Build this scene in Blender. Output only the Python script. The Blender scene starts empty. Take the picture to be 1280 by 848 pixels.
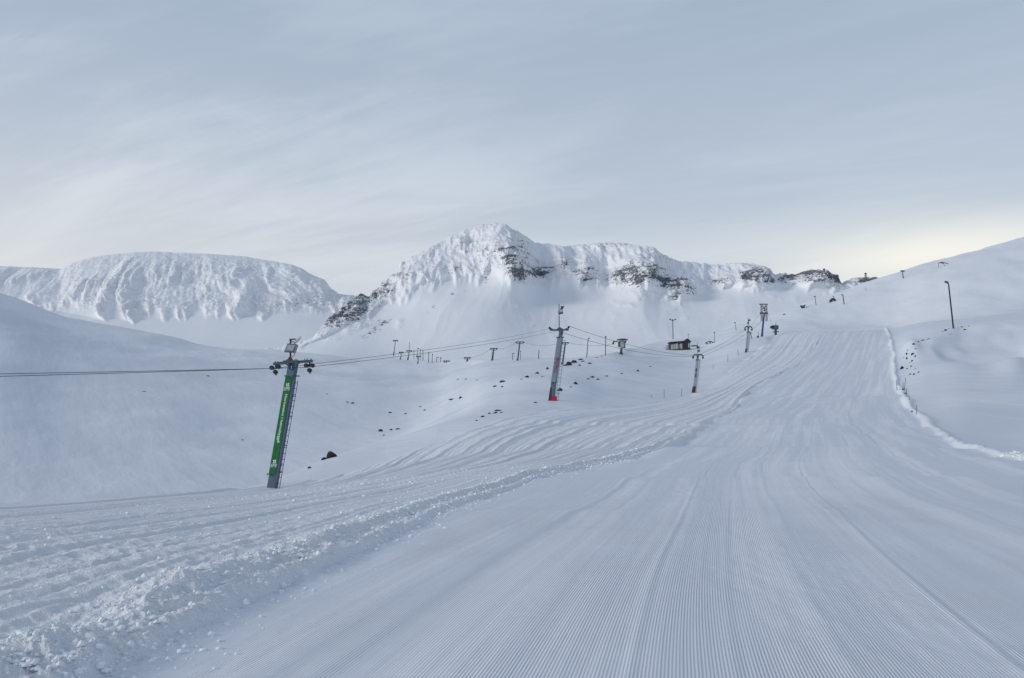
import bpy, math, random
import numpy as np
random.seed(7)
R = math.radians
sc = bpy.context.scene
COL = sc.collection

# ------------------------------------------------------------------ camera
CAMZ = 1.9
FPX = 1244.4                      # focal length in photograph pixels (35 mm lens)
PITCH = math.atan((530.0 - 424.0) / FPX)
cam_d = bpy.data.cameras.new("camera")
cam = bpy.data.objects.new("camera", cam_d)
COL.objects.link(cam)
cam.location = (0, 0, CAMZ)
cam.rotation_euler = (R(90) + PITCH, 0, 0)
cam_d.lens = 35.0
cam_d.sensor_width = 36.0
cam_d.clip_start = 0.1
cam_d.clip_end = 30000
sc.camera = cam
sc.render.resolution_x = 1024
sc.render.resolution_y = 678

# ------------------------------------------------------------------ light
SUN_EL, SUN_AZ = R(20), R(-108)      # azimuth clockwise from +Y: behind the camera, to the left
world = bpy.data.worlds.new("World")
sc.world = world
world.use_nodes = True
sun_d = bpy.data.lights.new("sun", 'SUN')
sun_d.energy = 1.2
sun_d.angle = R(16)
sun_d.color = (1.0, 0.95, 0.88)
sun = bpy.data.objects.new("sun", sun_d)
COL.objects.link(sun)
sun.location = (-60, -60, 60)
sun.rotation_euler = (R(90) - SUN_EL, 0, -SUN_AZ + R(180))
sc.view_settings.view_transform = 'Standard'
sc.view_settings.look = 'None'
sc.view_settings.exposure = 0.17
sc.view_settings.gamma = 1.0


class NT:
    """small node helper"""
    def __init__(self, tree):
        self.t = tree
        self.n = tree.nodes
        self.l = tree.links
        self.n.clear()

    def node(self, kind, **kw):
        o = self.n.new(kind)
        for k, v in kw.items():
            setattr(o, k, v)
        return o

    def put(self, sock, v):
        if isinstance(v, bpy.types.NodeSocket):
            self.l.new(v, sock)
        else:
            sock.default_value = v

    def math(self, op, a, b=0.0, c=0.0, clamp=False):
        o = self.node('ShaderNodeMath', operation=op, use_clamp=clamp)
        self.put(o.inputs[0], a)
        self.put(o.inputs[1], b)
        self.put(o.inputs[2], c)
        return o.outputs[0]

    def mix(self, f, a, b, blend='MIX'):
        o = self.node('ShaderNodeMix', data_type='RGBA', blend_type=blend)
        self.put(o.inputs[0], f)
        self.put(o.inputs[6], a)
        self.put(o.inputs[7], b)
        return o.outputs[2]

    def maprange(self, v, a, b, c, d, smooth=True):
        o = self.node('ShaderNodeMapRange', interpolation_type='SMOOTHSTEP' if smooth else 'LINEAR')
        self.put(o.inputs[0], v)
        for i, x in enumerate((a, b, c, d)):
            o.inputs[i + 1].default_value = x
        return o.outputs[0]

    def noise(self, vec, scale, detail=4, rough=0.55, dist=0.0):
        o = self.node('ShaderNodeTexNoise')
        if vec is not None:
            self.l.new(vec, o.inputs['Vector'])
        o.inputs['Scale'].default_value = scale
        o.inputs['Detail'].default_value = detail
        o.inputs['Roughness'].default_value = rough
        o.inputs['Distortion'].default_value = dist
        return o.outputs['Fac']

    def xyz(self, x, y, z):
        o = self.node('ShaderNodeCombineXYZ')
        self.put(o.inputs[0], x)
        self.put(o.inputs[1], y)
        self.put(o.inputs[2], z)
        return o.outputs[0]


def build_world():
    w = NT(world.node_tree)
    STR = 0.1
    out = w.node('ShaderNodeOutputWorld')
    bg = w.node('ShaderNodeBackground')
    bg.inputs['Strength'].default_value = STR
    w.l.new(bg.outputs[0], out.inputs[0])
    sky = w.node('ShaderNodeTexSky', sky_type='NISHITA')
    sky.sun_disc = False
    sky.sun_elevation = SUN_EL
    sky.sun_rotation = SUN_AZ
    sky.air_density = 1.0
    sky.dust_density = 1.0
    sky.ozone_density = 1.5
    tc = w.node('ShaderNodeTexCoord')
    sep = w.node('ShaderNodeSeparateXYZ')
    w.l.new(tc.outputs['Generated'], sep.inputs[0])
    dx, dy, dz = sep.outputs
    # veil of high cloud: pale towards the horizon, bluer overhead
    ramp = w.node('ShaderNodeValToRGB')
    cr = ramp.color_ramp
    cols = [(0.0, (0.585, 0.615, 0.655)), (0.14, (0.53, 0.58, 0.64)), (0.24, (0.45, 0.515, 0.605)),
            (0.40, (0.365, 0.445, 0.55)), (1.0, (0.17, 0.215, 0.315))]
    cr.elements[0].position = 0.0
    cr.elements[0].color = (*cols[0][1], 1)
    cr.elements[1].position = 1.0
    cr.elements[1].color = (*cols[-1][1], 1)
    for p, c in cols[1:-1]:
        e = cr.elements.new(p)
        e.color = (*c, 1)
    w.l.new(dz, ramp.inputs[0])
    # cirrus on a plane high above, long streaks
    zz = w.math('ADD', w.math('MAXIMUM', dz, 0.0), 0.16)
    px = w.math('DIVIDE', dx, zz)
    py = w.math('DIVIDE', dy, zz)
    ca, sa = math.cos(R(-28)), math.sin(R(-28))
    qx = w.math('ADD', w.math('MULTIPLY', px, ca), w.math('MULTIPLY', py, sa))
    qy = w.math('ADD', w.math('MULTIPLY', px, -sa), w.math('MULTIPLY', py, ca))
    v1 = w.xyz(w.math('MULTIPLY', qx, 0.55), w.math('MULTIPLY', qy, 1.5), 0.0)
    n1 = w.noise(v1, 1.0, 9, 0.58, 0.9)
    v2 = w.xyz(w.math('MULTIPLY', qx, 0.9), w.math('MULTIPLY', qy, 4.6), 3.7)
    n2 = w.noise(v2, 1.4, 9, 0.66, 1.2)
    v3 = w.xyz(px, py, 9.0)
    n3 = w.noise(v3, 0.6, 3, 0.5, 0.0)
    s = w.math('ADD', w.math('MULTIPLY', n1, 0.75), w.math('MULTIPLY', n2, 0.25))
    cir = w.maprange(s, 0.40, 0.66, 0.0, 1.0)
    cir = w.math('MULTIPLY', cir, w.maprange(n3, 0.3, 0.65, 0.35, 1.0))
    az = w.math('ARCTAN2', dx, dy)
    cir = w.math('MULTIPLY', w.math('ADD', cir, 0.12), w.maprange(az, -0.5, 0.45, 1.25, 0.55))
    base = w.mix(0.18, ramp.outputs[0], w.mix(1.0, sky.outputs[0], (0.10, 0.10, 0.10, 1), 'MULTIPLY'))
    # cloud: a little lighter and warmer than the veil behind it
    clo = w.mix(1.0, ramp.outputs[0], (1.36, 1.30, 1.23, 1), 'MULTIPLY')
    c = w.mix(w.math('MULTIPLY', cir, 0.50, clamp=True), base, clo)
    # cloud break on the horizon where the day comes through
    d1 = w.math('DIVIDE', w.math('SUBTRACT', az, 0.42), 0.16)
    g1 = w.math('EXPONENT', w.math('MULTIPLY', w.math('MULTIPLY', d1, d1), -1.0))
    d2 = w.math('DIVIDE', w.math('SUBTRACT', dz, 0.150), 0.036)
    d2 = w.math('MAXIMUM', d2, 0.0)
    g2 = w.math('EXPONENT', w.math('MULTIPLY', w.math('MULTIPLY', d2, d2), -1.0))
    g = w.math('MULTIPLY', w.math('MULTIPLY', g1, g2), w.maprange(n1, 0.2, 0.6, 0.6, 1.0))
    c = w.mix(w.math('MULTIPLY', g, 0.85, clamp=True), c, (0.91, 0.885, 0.79, 1))
    # faint warm band low on the left
    d3 = w.math('DIVIDE', w.math('ADD', az, 0.55), 0.40)
    g3 = w.math('EXPONENT', w.math('MULTIPLY', w.math('MULTIPLY', d3, d3), -1.0))
    d4 = w.math('DIVIDE', w.math('SUBTRACT', dz, 0.14), 0.10)
    d4 = w.math('MAXIMUM', d4, 0.0)
    g4 = w.math('EXPONENT', w.math('MULTIPLY', w.math('MULTIPLY', d4, d4), -1.0))
    c = w.mix(w.math('MULTIPLY', w.math('MULTIPLY', g3, g4), 0.45), c, (0.67, 0.67, 0.67, 1))
    fin = w.mix(1.0, c, (1 / STR, 1 / STR, 1 / STR, 1), 'MULTIPLY')
    w.l.new(fin, bg.inputs['Color'])


build_world()

# ------------------------------------------------------------------ noise
_rng = np.random.RandomState(11)
_perm = np.concatenate([_rng.permutation(512)] * 3)
_ang = _rng.rand(512) * 2 * np.pi
_gx, _gy = np.cos(_ang), np.sin(_ang)


def pnoise(x, y, seed=0):
    x = np.asarray(x, float) + seed * 17.31
    y = np.asarray(y, float) + seed * 9.77
    x, y = np.broadcast_arrays(x, y)
    xi, yi = np.floor(x).astype(np.int64), np.floor(y).astype(np.int64)
    xf, yf = x - xi, y - yi
    u = xf * xf * xf * (xf * (xf * 6 - 15) + 10)
    v = yf * yf * yf * (yf * (yf * 6 - 15) + 10)

    def g(ix, iy, fx, fy):
        h = _perm[_perm[ix & 511] + (iy & 511)]
        return _gx[h] * fx + _gy[h] * fy
    a = g(xi, yi, xf, yf)
    b = g(xi + 1, yi, xf - 1, yf)
    c = g(xi, yi + 1, xf, yf - 1)
    d = g(xi + 1, yi + 1, xf - 1, yf - 1)
    return ((a + u * (b - a)) * (1 - v) + (c + u * (d - c)) * v) * 1.5


def fbm(x, y, octv=4, seed=0, gain=0.5, lac=2.03):
    s, a = 0.0, 1.0
    for i in range(octv):
        s = s + a * pnoise(x, y, seed + i * 3)
        x, y, a = x * lac, y * lac, a * gain
    return s


def ridged(x, y, octv=4, seed=0, gain=0.5, lac=2.03):
    s, a = 0.0, 1.0
    for i in range(octv):
        s = s + a * (1 - 2 * np.abs(pnoise(x, y, seed + i * 3)))
        x, y, a = x * lac, y * lac, a * gain
    return s


def spline(xk, yk, x):
    """natural cubic spline"""
    xk, yk = np.asarray(xk, float), np.asarray(yk, float)
    n = len(xk)
    h = np.diff(xk)
    A = np.eye(n)
    b = np.zeros(n)
    for i in range(1, n - 1):
        A[i, i - 1], A[i, i], A[i, i + 1] = h[i - 1], 2 * (h[i - 1] + h[i]), h[i]
        b[i] = 6 * ((yk[i + 1] - yk[i]) / h[i] - (yk[i] - yk[i - 1]) / h[i - 1])
    M = np.linalg.solve(A, b)
    xc = np.clip(x, xk[0], xk[-1])
    i = np.clip(np.searchsorted(xk, xc) - 1, 0, n - 2)
    hh, a1, a0 = h[i], xk[i + 1] - xc, xc - xk[i]
    r_ = (M[i] * a1 ** 3 + M[i + 1] * a0 ** 3) / (6 * hh) + (yk[i] / hh - M[i] * hh / 6) * a1 + (yk[i + 1] / hh - M[i + 1] * hh / 6) * a0
    return r_ + np.where(x > xk[-1], (x - xk[-1]) * (yk[-1] - yk[-2]) / h[-1], 0)


def sstep(a, b, x):
    t = np.clip((x - a) / (b - a), 0, 1)
    return t * t * (3 - 2 * t)


def slopes(x, y):
    """pchip slopes along axis 0"""
    h = np.diff(x, axis=0)
    d = np.diff(y, axis=0) / h
    m = np.zeros_like(y)
    w1 = 2 * h[1:] + h[:-1]
    w2 = h[1:] + 2 * h[:-1]
    same = (d[1:] * d[:-1]) > 0
    with np.errstate(divide='ignore', invalid='ignore'):
        mm = (w1 + w2) / (w1 / d[:-1] + w2 / d[1:])
    m[1:-1] = np.where(same, mm, 0)
    m[0], m[-1] = d[0], d[-1]
    return m


def herm(x0, x1, y0, y1, m0, m1, x):
    h = x1 - x0
    t = (x - x0) / h
    t2, t3 = t * t, t * t * t
    return (2 * t3 - 3 * t2 + 1) * y0 + (t3 - 2 * t2 + t) * h * m0 + (-2 * t3 + 3 * t2) * y1 + (t3 - t2) * h * m1


def pchip(xk, yk, x):
    xk, yk, x = np.asarray(xk, float), np.asarray(yk, float), np.asarray(x, float)
    m = slopes(xk, yk)
    i = np.clip(np.searchsorted(xk, x) - 1, 0, len(xk) - 2)
    xc = np.clip(x, xk[0], xk[-1])
    r = herm(xk[i], xk[i + 1], yk[i], yk[i + 1], m[i], m[i + 1], xc)
    return r + np.where(x > xk[-1], (x - xk[-1]) * m[-1], 0) + np.where(x < xk[0], (x - xk[0]) * m[0], 0)


CP, SP = math.cos(PITCH), math.sin(PITCH)


def ray(u, v):
    a = (np.asarray(u, float) - 640) / FPX
    b = (424 - np.asarray(v, float)) / FPX
    return a, CP - b * SP, SP + b * CP


def world_at(u, v, Y):
    a, dy, dz = ray(u, v)
    s = Y / dy
    return a * s, Y + 0 * a, CAMZ + dz * s


def project(x, y, z):
    zz = z - CAMZ
    fwd = y * CP + zz * SP
    up = -y * SP + zz * CP
    return 640 + FPX * x / fwd, 424 - FPX * up / fwd


# ------------------------------------------------------------------ the snow ground
# section lines of the slope: for a bearing (u) the distance Y and the apparent height v of each break of slope
H = []   # keys: 7.5 m, 13, 22, 40 line, pre-edge, edge, foot, mid, upper, lip, crest
H.append((-1000, [(7.5, 846), (13, 716), (22, 672), (29, 655), (34, 648), (40, 642), (80, 700), (140, 560), (220, 400), (300, 300), (420, 200)]))
H.append((-400, [(7.5, 846), (13, 716), (22, 670), (29, 653), (34, 645), (39, 640), (85, 690), (140, 575), (220, 430), (300, 355), (400, 285)]))
H.append((-100, [(7.5, 846), (13, 713), (22, 667), (30, 649), (35, 642), (40, 637), (88, 672), (130, 590), (210, 475), (290, 405), (380, 352)]))
H.append((0, [(7.5, 846), (13, 712), (22, 664), (32, 645), (37, 640), (42, 635), (90, 660), (130, 590), (215, 480), (300, 413), (390, 368)]))
H.append((80, [(7.5, 846), (13, 711), (22, 661), (33, 641), (39, 635), (45, 631), (93, 650), (135, 588), (225, 487), (310, 431), (400, 397)]))
H.append((200, [(7.5, 846), (13, 709), (22, 656), (35, 633), (43, 626), (50, 621), (98, 640), (140, 582), (240, 488), (330, 443), (420, 420)]))
H.append((300, [(7.5, 846), (13, 708), (22, 652), (38, 625), (47, 618), (56, 612), (104, 628), (150, 574), (260, 487), (350, 452), (440, 438)]))
H.append((345, [(7.5, 846), (13, 708), (22, 650), (39, 621), (50, 613), (66, 600), (108, 620), (155, 568), (265, 486), (360, 454), (450, 441)]))
H.append((400, [(7.5, 846), (13, 707), (22, 646), (40, 615), (55, 602), (80, 577), (114, 602), (160, 560), (270, 486), (370, 457), (460, 446)]))
H.append((450, [(7.5, 846), (13, 707), (22, 643), (41, 607), (60, 588), (92, 559), (124, 580), (165, 553), (275, 484), (375, 459), (470, 450)]))
H.append((500, [(7.5, 846), (13, 706), (22, 641), (42, 600), (66, 571), (100, 545), (136, 557), (175, 541), (285, 482), (385, 460), (480, 452)]))
H.append((545, [(7.5, 846), (13, 706), (22, 639), (42, 595), (70, 557), (108, 531), (140, 531), (190, 517), (290, 478), (390, 459), (480, 452)]))
H.append((575, [(7.5, 846), (13, 706), (22, 638), (42, 592), (73, 548), (112, 522), (155, 516), (210, 491), (285, 470), (370, 456), (450, 450)]))
H.append((610, [(7.5, 846), (13, 706), (22, 637), (42, 589), (75, 541), (116, 513), (165, 492), (215, 473), (265, 462), (310, 455), (370, 449)]))
H.append((660, [(7.5, 846), (13, 706), (22, 636), (42, 585), (76, 539), (118, 508), (160, 484), (205, 468), (250, 458), (290, 452), (335, 448.5)]))
H.append((710, [(7.5, 846), (13, 706), (22, 636), (42, 583), (77, 539), (120, 509), (160, 485), (205, 467), (245, 456), (280, 450), (315, 448)]))
H.append((760, [(7.5, 846), (13, 706), (22, 636), (42, 582), (78, 538), (125, 511), (165, 492), (205, 473), (250, 455), (275, 447.5), (300, 443)]))
H.append((800, [(7.5, 846), (13, 706), (22, 636), (42, 581), (78, 538), (130, 511), (168, 494), (215, 473), (270, 453), (320, 441), (380, 433.5)]))
H.append((870, [(7.5, 846), (13, 706), (22, 636), (42, 580), (79, 538), (140, 507), (185, 488), (235, 466), (300, 446), (360, 434), (440, 424)]))
H.append((920, [(7.5, 846), (13, 706), (22, 636), (42, 580), (80, 538), (150, 502), (190, 482), (240, 453), (305, 431), (365, 421.5), (480, 408)]))
H.append((975, [(7.5, 846), (13, 706), (22, 636), (42, 579), (80, 538), (157, 498.5), (190, 480), (250, 447), (318, 417), (365, 417), (470, 392)]))
H.append((1040, [(7.5, 846), (13, 706), (22, 636), (42, 579), (80, 539), (159, 497.5), (190, 479), (250, 446), (320, 414.5), (370, 417), (490, 371)]))
H.append((1110, [(7.5, 846), (13, 706), (22, 636), (42, 578), (80, 541), (155, 497), (190, 475), (250, 440), (318, 412), (365, 414), (490, 349)]))
H.append((1160, [(7.5, 846), (13, 706), (22, 636), (42, 578), (78, 544), (130, 508), (180, 466), (235, 424), (300, 403), (345, 405), (495, 333)]))
H.append((1210, [(7.5, 846), (13, 706), (22, 636), (42, 578), (72, 552), (115, 512), (170, 466), (232, 416), (285, 397), (330, 399), (500, 321.5)]))
H.append((1280, [(7.5, 846), (13, 706), (22, 636), (42, 579), (70, 558), (112, 515), (165, 464), (230, 408), (280, 388.5), (325, 391), (520, 303)]))
H.append((1500, [(7.5, 846), (13, 706), (22, 638), (42, 583), (70, 558), (112, 515), (165, 455), (230, 385), (280, 355), (330, 350), (580, 250)]))
H.append((2300, [(7.5, 846), (13, 708), (22, 640), (42, 590), (70, 560), (112, 505), (165, 430), (230, 330), (280, 280), (330, 260), (620, 150)]))

hu = np.array([h[0] for h in H], float)
NK = len(H[0][1])
ucols = np.concatenate([np.linspace(-1000, -24, 44), np.linspace(-20, 1300, 1060), np.linspace(1306, 2300, 44)])
NC = len(ucols)
Yk = np.zeros((NK + 3, NC))
Zk = np.zeros((NK + 3, NC))
for k in range(NK):
    Yk[k + 1] = np.exp(pchip(hu, [math.log(h[1][k][0]) for h in H], ucols))
    vv = pchip(hu, [h[1][k][1] for h in H], ucols)
    Zk[k + 1] = world_at(ucols, vv, Yk[k + 1])[2]
Yk[0] = 0.6
Zk[0] = 0.0
Yk[NK + 1] = Yk[NK] + 160
Zk[NK + 1] = Zk[NK] - 22
Yk[NK + 2] = 1500
Zk[NK + 2] = -15
_fine = (ucols > -20) & (ucols < 1300)
for k in range(NK + 3):          # ease the section joints across bearings
    for A_ in (Yk, Zk):
        v_ = np.pad(A_[k], 12, 'edge')
        g_ = np.exp(-(np.arange(-12, 13) / 6.0) ** 2)
        sm = np.convolve(v_, g_ / g_.sum(), 'valid')
        A_[k] = np.where(_fine, sm, A_[k])
MK = slopes(Yk, Zk)
rows = [60, 165, 105, 80, 85, 80, 80, 50, 50, 30, 60, 8, 8]
Ys, Zs = [], []
for k, n in enumerate(rows):
    f = (np.arange(n) / n)[:, None]
    if k == len(rows) - 1:
        f = (np.arange(n + 1) / n)[:, None]
    y = 1.0 / (1.0 / Yk[k] + f * (1.0 / Yk[k + 1] - 1.0 / Yk[k]))
    if k == 0:
        y = Yk[0] + f ** 0.75 * (Yk[1] - Yk[0])
    Ys.append(y)
    Zs.append(herm(Yk[k], Yk[k + 1], Zk[k], Zk[k + 1], MK[k], MK[k + 1], y))
GY = np.vstack(Ys)
GZ = np.vstack(Zs)
# smooth the section joints lightly across bearings
GX = world_at(ucols[None, :], 500.0, GY)[0] * 0 + (ucols[None, :] - 640) / FPX * (GY * CP + (GZ - CAMZ) * SP)

# groomed run: centre line, bank on its left, berm on its right
cY = [0, 8, 20, 40, 55, 90, 160, 240, 320, 450]
cX = [0, 1.16, 3.6, 8.2, 12.8, 23, 47, 79, 111, 165]
bY = [0, 8, 13, 20, 34, 42, 55, 80, 95, 128, 160, 185, 240, 320, 400]
bX = [-3.2, -2.9, -2.3, -1.5, 1.1, 4.0, 8.3, 15.2, 18.6, 28.5, 37.0, 45.0, 70, 100.5, 128]
lY = [0, 30, 45, 52, 60, 75, 95, 110, 128, 155, 185, 240, 318, 400]
lX = [-90, -60, -22, -13.5, -8.5, -4.2, -0.5, 4.5, 12.3, 26, 36, 56, 86, 112]
wY = [0, 40, 75, 95, 128, 160, 185, 240, 320, 400]
wX = [13, 12, 18, 19, 16, 12, 9.5, 14, 15, 15]
rY = [0, 22, 42, 60, 80, 110, 160, 200, 250, 320, 400]
rX = [14, 15.6, 21.2, 27, 34.0, 44.5, 62, 76.5, 95.5, 120.5, 150]
Cc = spline(cY, cX, GY)
LAT = GX - Cc
Bb = pchip(bY, bX, GY) + 0.35 * pnoise(GY / 6.0, 3.3, 5) * sstep(5, 14, GY) * (1 - 0.85 * sstep(80, 130, GY))
Ll = pchip(lY, lX, GY) + 1.2 * pnoise(GY / 9.0, 8.3, 6)
Rr = pchip(rY, rX, GY) + 0.25 * pnoise(GY / 11.0, 1.3, 7)
Ww = pchip(wY, wX, GY)
dB = GX - Bb            # + on the groomed side
dR = Rr - GX            # + on the groomed side
dL = GX - Ll            # + on the rough side
lowcut = 1 - sstep(330, 350, GY)
PISTE = sstep(-0.1, 0.25, dB) * sstep(-0.3, 0.3, dR) * lowcut
ROUGH = sstep(0.15, -0.15, dB) * sstep(-1.5, 0.8, dL) * lowcut
res = GY / 1244.0
dyres = np.gradient(GY, axis=0)
Z = GZ.copy()
# broad soft drift forms everywhere
und = sstep(35, 120, GY)
wild = 1 - np.maximum(PISTE, ROUGH)
Z += und * wild * (0.6 * fbm(GX / 42, GY / 60, 2, 21) + 0.10 * fbm(GX / 9 + 3, GY / 16, 3, 22)) * (0.35 + 0.65 * sstep(60, 200, GY))
Z += wild * sstep(200, 380, GY) * 1.1 * fbm(GX / 45, GY / 70, 4, 24)
# wind furrows on the open slopes
Z += wild * und * 0.06 * fbm((GX + 0.5 * GY) / 5.0, (GY - 0.4 * GX) / 26.0, 4, 25, 0.6)
Z += wild * sstep(90, 150, GY) * (1 - sstep(300, 400, GY)) * 0.55 * pnoise((GX + 0.9 * GY) / 24.0, (GY - GX) / 90.0, 27)
# gentle rolls of the run
Z += PISTE * (0.13 * pnoise(GY / 9.0, 0.5 + GX / 60, 31) + 0.09 * pnoise(GY / 3.2, 0.2 + GX / 60, 32) * (1 + 1.5 * sstep(60, 140, GY))) * sstep(9, 30, GY)
_cr = GY + 1.2 * pnoise(GX / 14, 2.2, 33)
Z += PISTE * (0.38 * np.exp(-((_cr - 150) / 8) ** 2) - 0.30 * np.exp(-((_cr - 172) / 10) ** 2) + 0.13 * np.exp(-((_cr - 53) / 3.2) ** 2)
              - 0.11 * np.exp(-((_cr - 61) / 4) ** 2) + 0.10 * np.exp(-((_cr - 84) / 4) ** 2) - 0.14 * np.exp(-((_cr - 95) / 5) ** 2) + 0.035 * np.exp(-((_cr - 21) / 1.2) ** 2))
# groomer passes: shallow seams and broad combed streaks
WP = 4.3
seam = np.zeros_like(GX)
for i, (off, w, hgt, sl) in enumerate([(-2.6, .10, .018, .020), (-1.75, .06, .012, .0), (-0.45, .09, .020, .004), (-0.25, .05, .012, .004),
                                       (1.35, .12, .022, .01), (1.62, .07, .014, .01), (2.6, .05, .015, .05), (4.1, .12, .018, .02),
                                       (5.6, .10, .018, .01), (7.4, .12, .02, .012), (9.4, .1, .02, .015), (-3.3, .05, .01, .01), (0.5, .05, .009, .03)]):
    wob = off + sl * GY * 0.3 + 0.035 * pnoise(GY / 9.0, i * 3.1, 40 + i) * (1 + GY / 60)
    dd = LAT - wob
    ww = np.maximum(w, res * 1.3)
    env = 0.55 + 0.45 * pnoise(GY / 5.0, i * 1.7, 60 + i)
    seam += (0.55 if i % 3 else 1.0) * hgt * env * (np.exp(-(dd / ww) ** 2) - 0.6 * np.exp(-((dd - 1.8 * ww) / ww) ** 2))
Z += PISTE * seam * (1 + sstep(20, 120, GY) * 0.6)
st = fbm(LAT / 0.45, GY / 90.0, 4, 70, 0.65) * 0.008 + fbm(LAT / 2.6, GY / 120.0, 2, 71) * 0.012
Z += PISTE * st * (0.3 + 1.3 * sstep(25, 140, GY))
patch = sstep(0.05, 0.5, fbm(GX / 3.0, GY / 14, 3, 72))
Z += PISTE * patch * 0.006 * fbm(GX / 0.25, GY / 0.9, 2, 73)
# ploughed, lumpy snow left of the run
q = dB / Ww
gw = q * 8 + 0.30 * fbm(GX / 18, GY / 45, 2, 80)
gro = ridged(gw, GY / 220.0, 1, 81) * 0.45 + 0.5 * pnoise(q * 17 + 5, GY / 160.0, 84)
gro2 = pnoise(q * 34 + 2, GY / 110.0, 82) + 0.7 * pnoise(q * 72, GY / 80.0, 83) * (1 - sstep(50, 95, GY))
nearf = 1 - sstep(18, 70, GY)
clump = 0
for lam, amp, sd in ((0.55, 0.050, 90), (0.26, 0.040, 91), (0.12, 0.026, 92), (0.06, 0.011, 93)):
    at = 1 - sstep(22 * lam ** .5, 48 * lam ** .5, GY)
    clump = clump + amp * (1 - 2.2 * np.abs(pnoise(GX / lam, GY / lam * 0.9, sd))) * at
far_clump = 0.035 * fbm(GX / 1.1, GY / 2.2, 3, 95) * sstep(25, 80, GY)
lift = sstep(0.05, -0.55, dB) * (0.07 + 0.04 * sstep(14, 40, GY)) * (1 - 0.75 * sstep(120, 170, GY))
rid = np.exp(-((dB + 0.62 + 0.15 * pnoise(GY / 2.2, 1.1, 97)) / 0.33) ** 2) * (0.065 + 0.05 * pnoise(GY / 1.6, 4.4, 98)) * (1 - 0.7 * sstep(120, 170, GY))
bankmask = np.exp(-((dB + 0.45) / 0.75) ** 2)
R0 = sstep(0.30, -0.20, dB) * sstep(-1.5, 0.8, dL) * lowcut
Z += R0 * (lift * (1 - 0.5 * sstep(60, 160, GY)) + rid * (1 + 0.9 * sstep(30, 90, GY)))
Z += R0 * (gro * (0.10 + 0.08 * sstep(30, 90, GY)) + gro2 * (0.055 + 0.05 * sstep(30, 100, GY)))
Z += R0 * (clump * (0.62 + 0.45 * bankmask) + far_clump) * (0.75 + 0.5 * pnoise(GX / 2.2, GY / 3.3, 99))
# a dug-out scoop with a bright back, close on the left
for (sx, sy, sr, dp) in ((-3.75, 9.0, 0.55, 0.16), (-3.5, 10.2, 0.5, -0.12), (-4.4, 10.6, 0.4, 0.10)):
    Z -= dp * np.exp(-(((GX - sx) / sr) ** 2 + ((GY - sy) / (sr * 1.3)) ** 2))
# berm on the right edge of the run
bw = 0.50 + 0.20 * pnoise(GY / 12, 7.7, 101)
bdist = dR + bw
berm = np.exp(-(bdist / np.maximum(bw, res * 1.5)) ** 2) * lowcut * sstep(15, 40, GY)
Z += berm * (0.26 + 0.16 * sstep(60, 200, GY) + 0.16 * fbm(GX / 0.6, GY / 1.4, 3, 102) * (1 - 0.8 * sstep(60, 100, GY)))
out = sstep(-0.6, -2.2, dR) * (1 - sstep(0, -9, dR) * 0.5)
# hollow and mound right of the run, near the lamp post
gu, gv = project(GX, GY, GZ)
near_r = sstep(1080, 1130, gu) * sstep(120, 170, GY) * (1 - sstep(290, 320, GY))


def blob(cu, cv, ru, rv):
    return np.exp(-(((gu - cu) / ru) ** 2 + ((gv - cv) / rv) ** 2))


_e = ((gu - 1236) / 64) ** 2 + ((gv - 433) / 25) ** 2 + 0.25 * pnoise(gu / 30, gv / 12, 121)
Z -= near_r * 2.0 * sstep(1.35, 0.1, _e)
Z += near_r * 1.6 * blob(1272, 462, 26, 12)
Z += near_r * 1.6 * blob(1140, 437, 11, 11)
Z += near_r * 0.8 * blob(1190, 462, 40, 8)

# albedo variation of the snow: trodden run greyer; open slopes carry painted shade near, painted light far
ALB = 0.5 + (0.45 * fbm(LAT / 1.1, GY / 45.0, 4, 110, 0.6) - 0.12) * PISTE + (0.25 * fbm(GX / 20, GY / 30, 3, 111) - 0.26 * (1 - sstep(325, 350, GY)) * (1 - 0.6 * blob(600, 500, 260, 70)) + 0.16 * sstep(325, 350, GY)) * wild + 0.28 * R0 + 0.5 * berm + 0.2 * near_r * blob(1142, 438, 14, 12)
_pass = np.floor(LAT / WP + 0.37)
_seg = np.floor(GY / (5.5 + 1.5 * np.sin(_pass * 2.7)) + _pass * 0.61)
_h = np.sin(_pass * 12.9898 + _seg * 78.233) * 43758.5453
_h = _h - np.floor(_h)
CORD = PISTE * (1 - sstep(16, 36, GY)) * (0.62 + 0.4 * _h) * (0.85 + 0.7 * fbm(GX / 2.0, GY / 5, 2, 112)) * (0.35 + 0.65 * sstep(0.3, 0.9, dB))
CORD = np.clip(CORD, 0, 1.3)
LATP = LAT + 0.009 * np.sin(_pass * 5.1)


def grid_mesh(name, X, Y, Zz, attrs, mat):
    nr, nc = X.shape
    co = np.stack([X, Y, Zz], -1).reshape(-1, 3).astype(np.float32)
    idx = np.arange(nr * nc).reshape(nr, nc)
    f = np.stack([idx[:-1, :-1], idx[:-1, 1:], idx[1:, 1:], idx[1:, :-1]], -1).reshape(-1, 4)
    me = bpy.data.meshes.new(name)
    me.vertices.add(len(co))
    me.vertices.foreach_set("co", co.ravel())
    me.loops.add(f.size)
    me.loops.foreach_set("vertex_index", f.ravel().astype(np.int32))
    me.polygons.add(len(f))
    me.polygons.foreach_set("loop_start", np.arange(0, f.size, 4, dtype=np.int32))
    me.polygons.foreach_set("loop_total", np.full(len(f), 4, dtype=np.int32))
    me.polygons.foreach_set("use_smooth", np.ones(len(f), dtype=bool))
    me.update(calc_edges=True)
    for k, a in attrs.items():
        at = me.attributes.new(k, 'FLOAT', 'POINT')
        at.data.foreach_set("value", a.ravel().astype(np.float32))
    me.materials.append(mat)
    o = bpy.data.objects.new(name, me)
    o['kind'] = 'structure'
    COL.objects.link(o)
    return o


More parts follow.
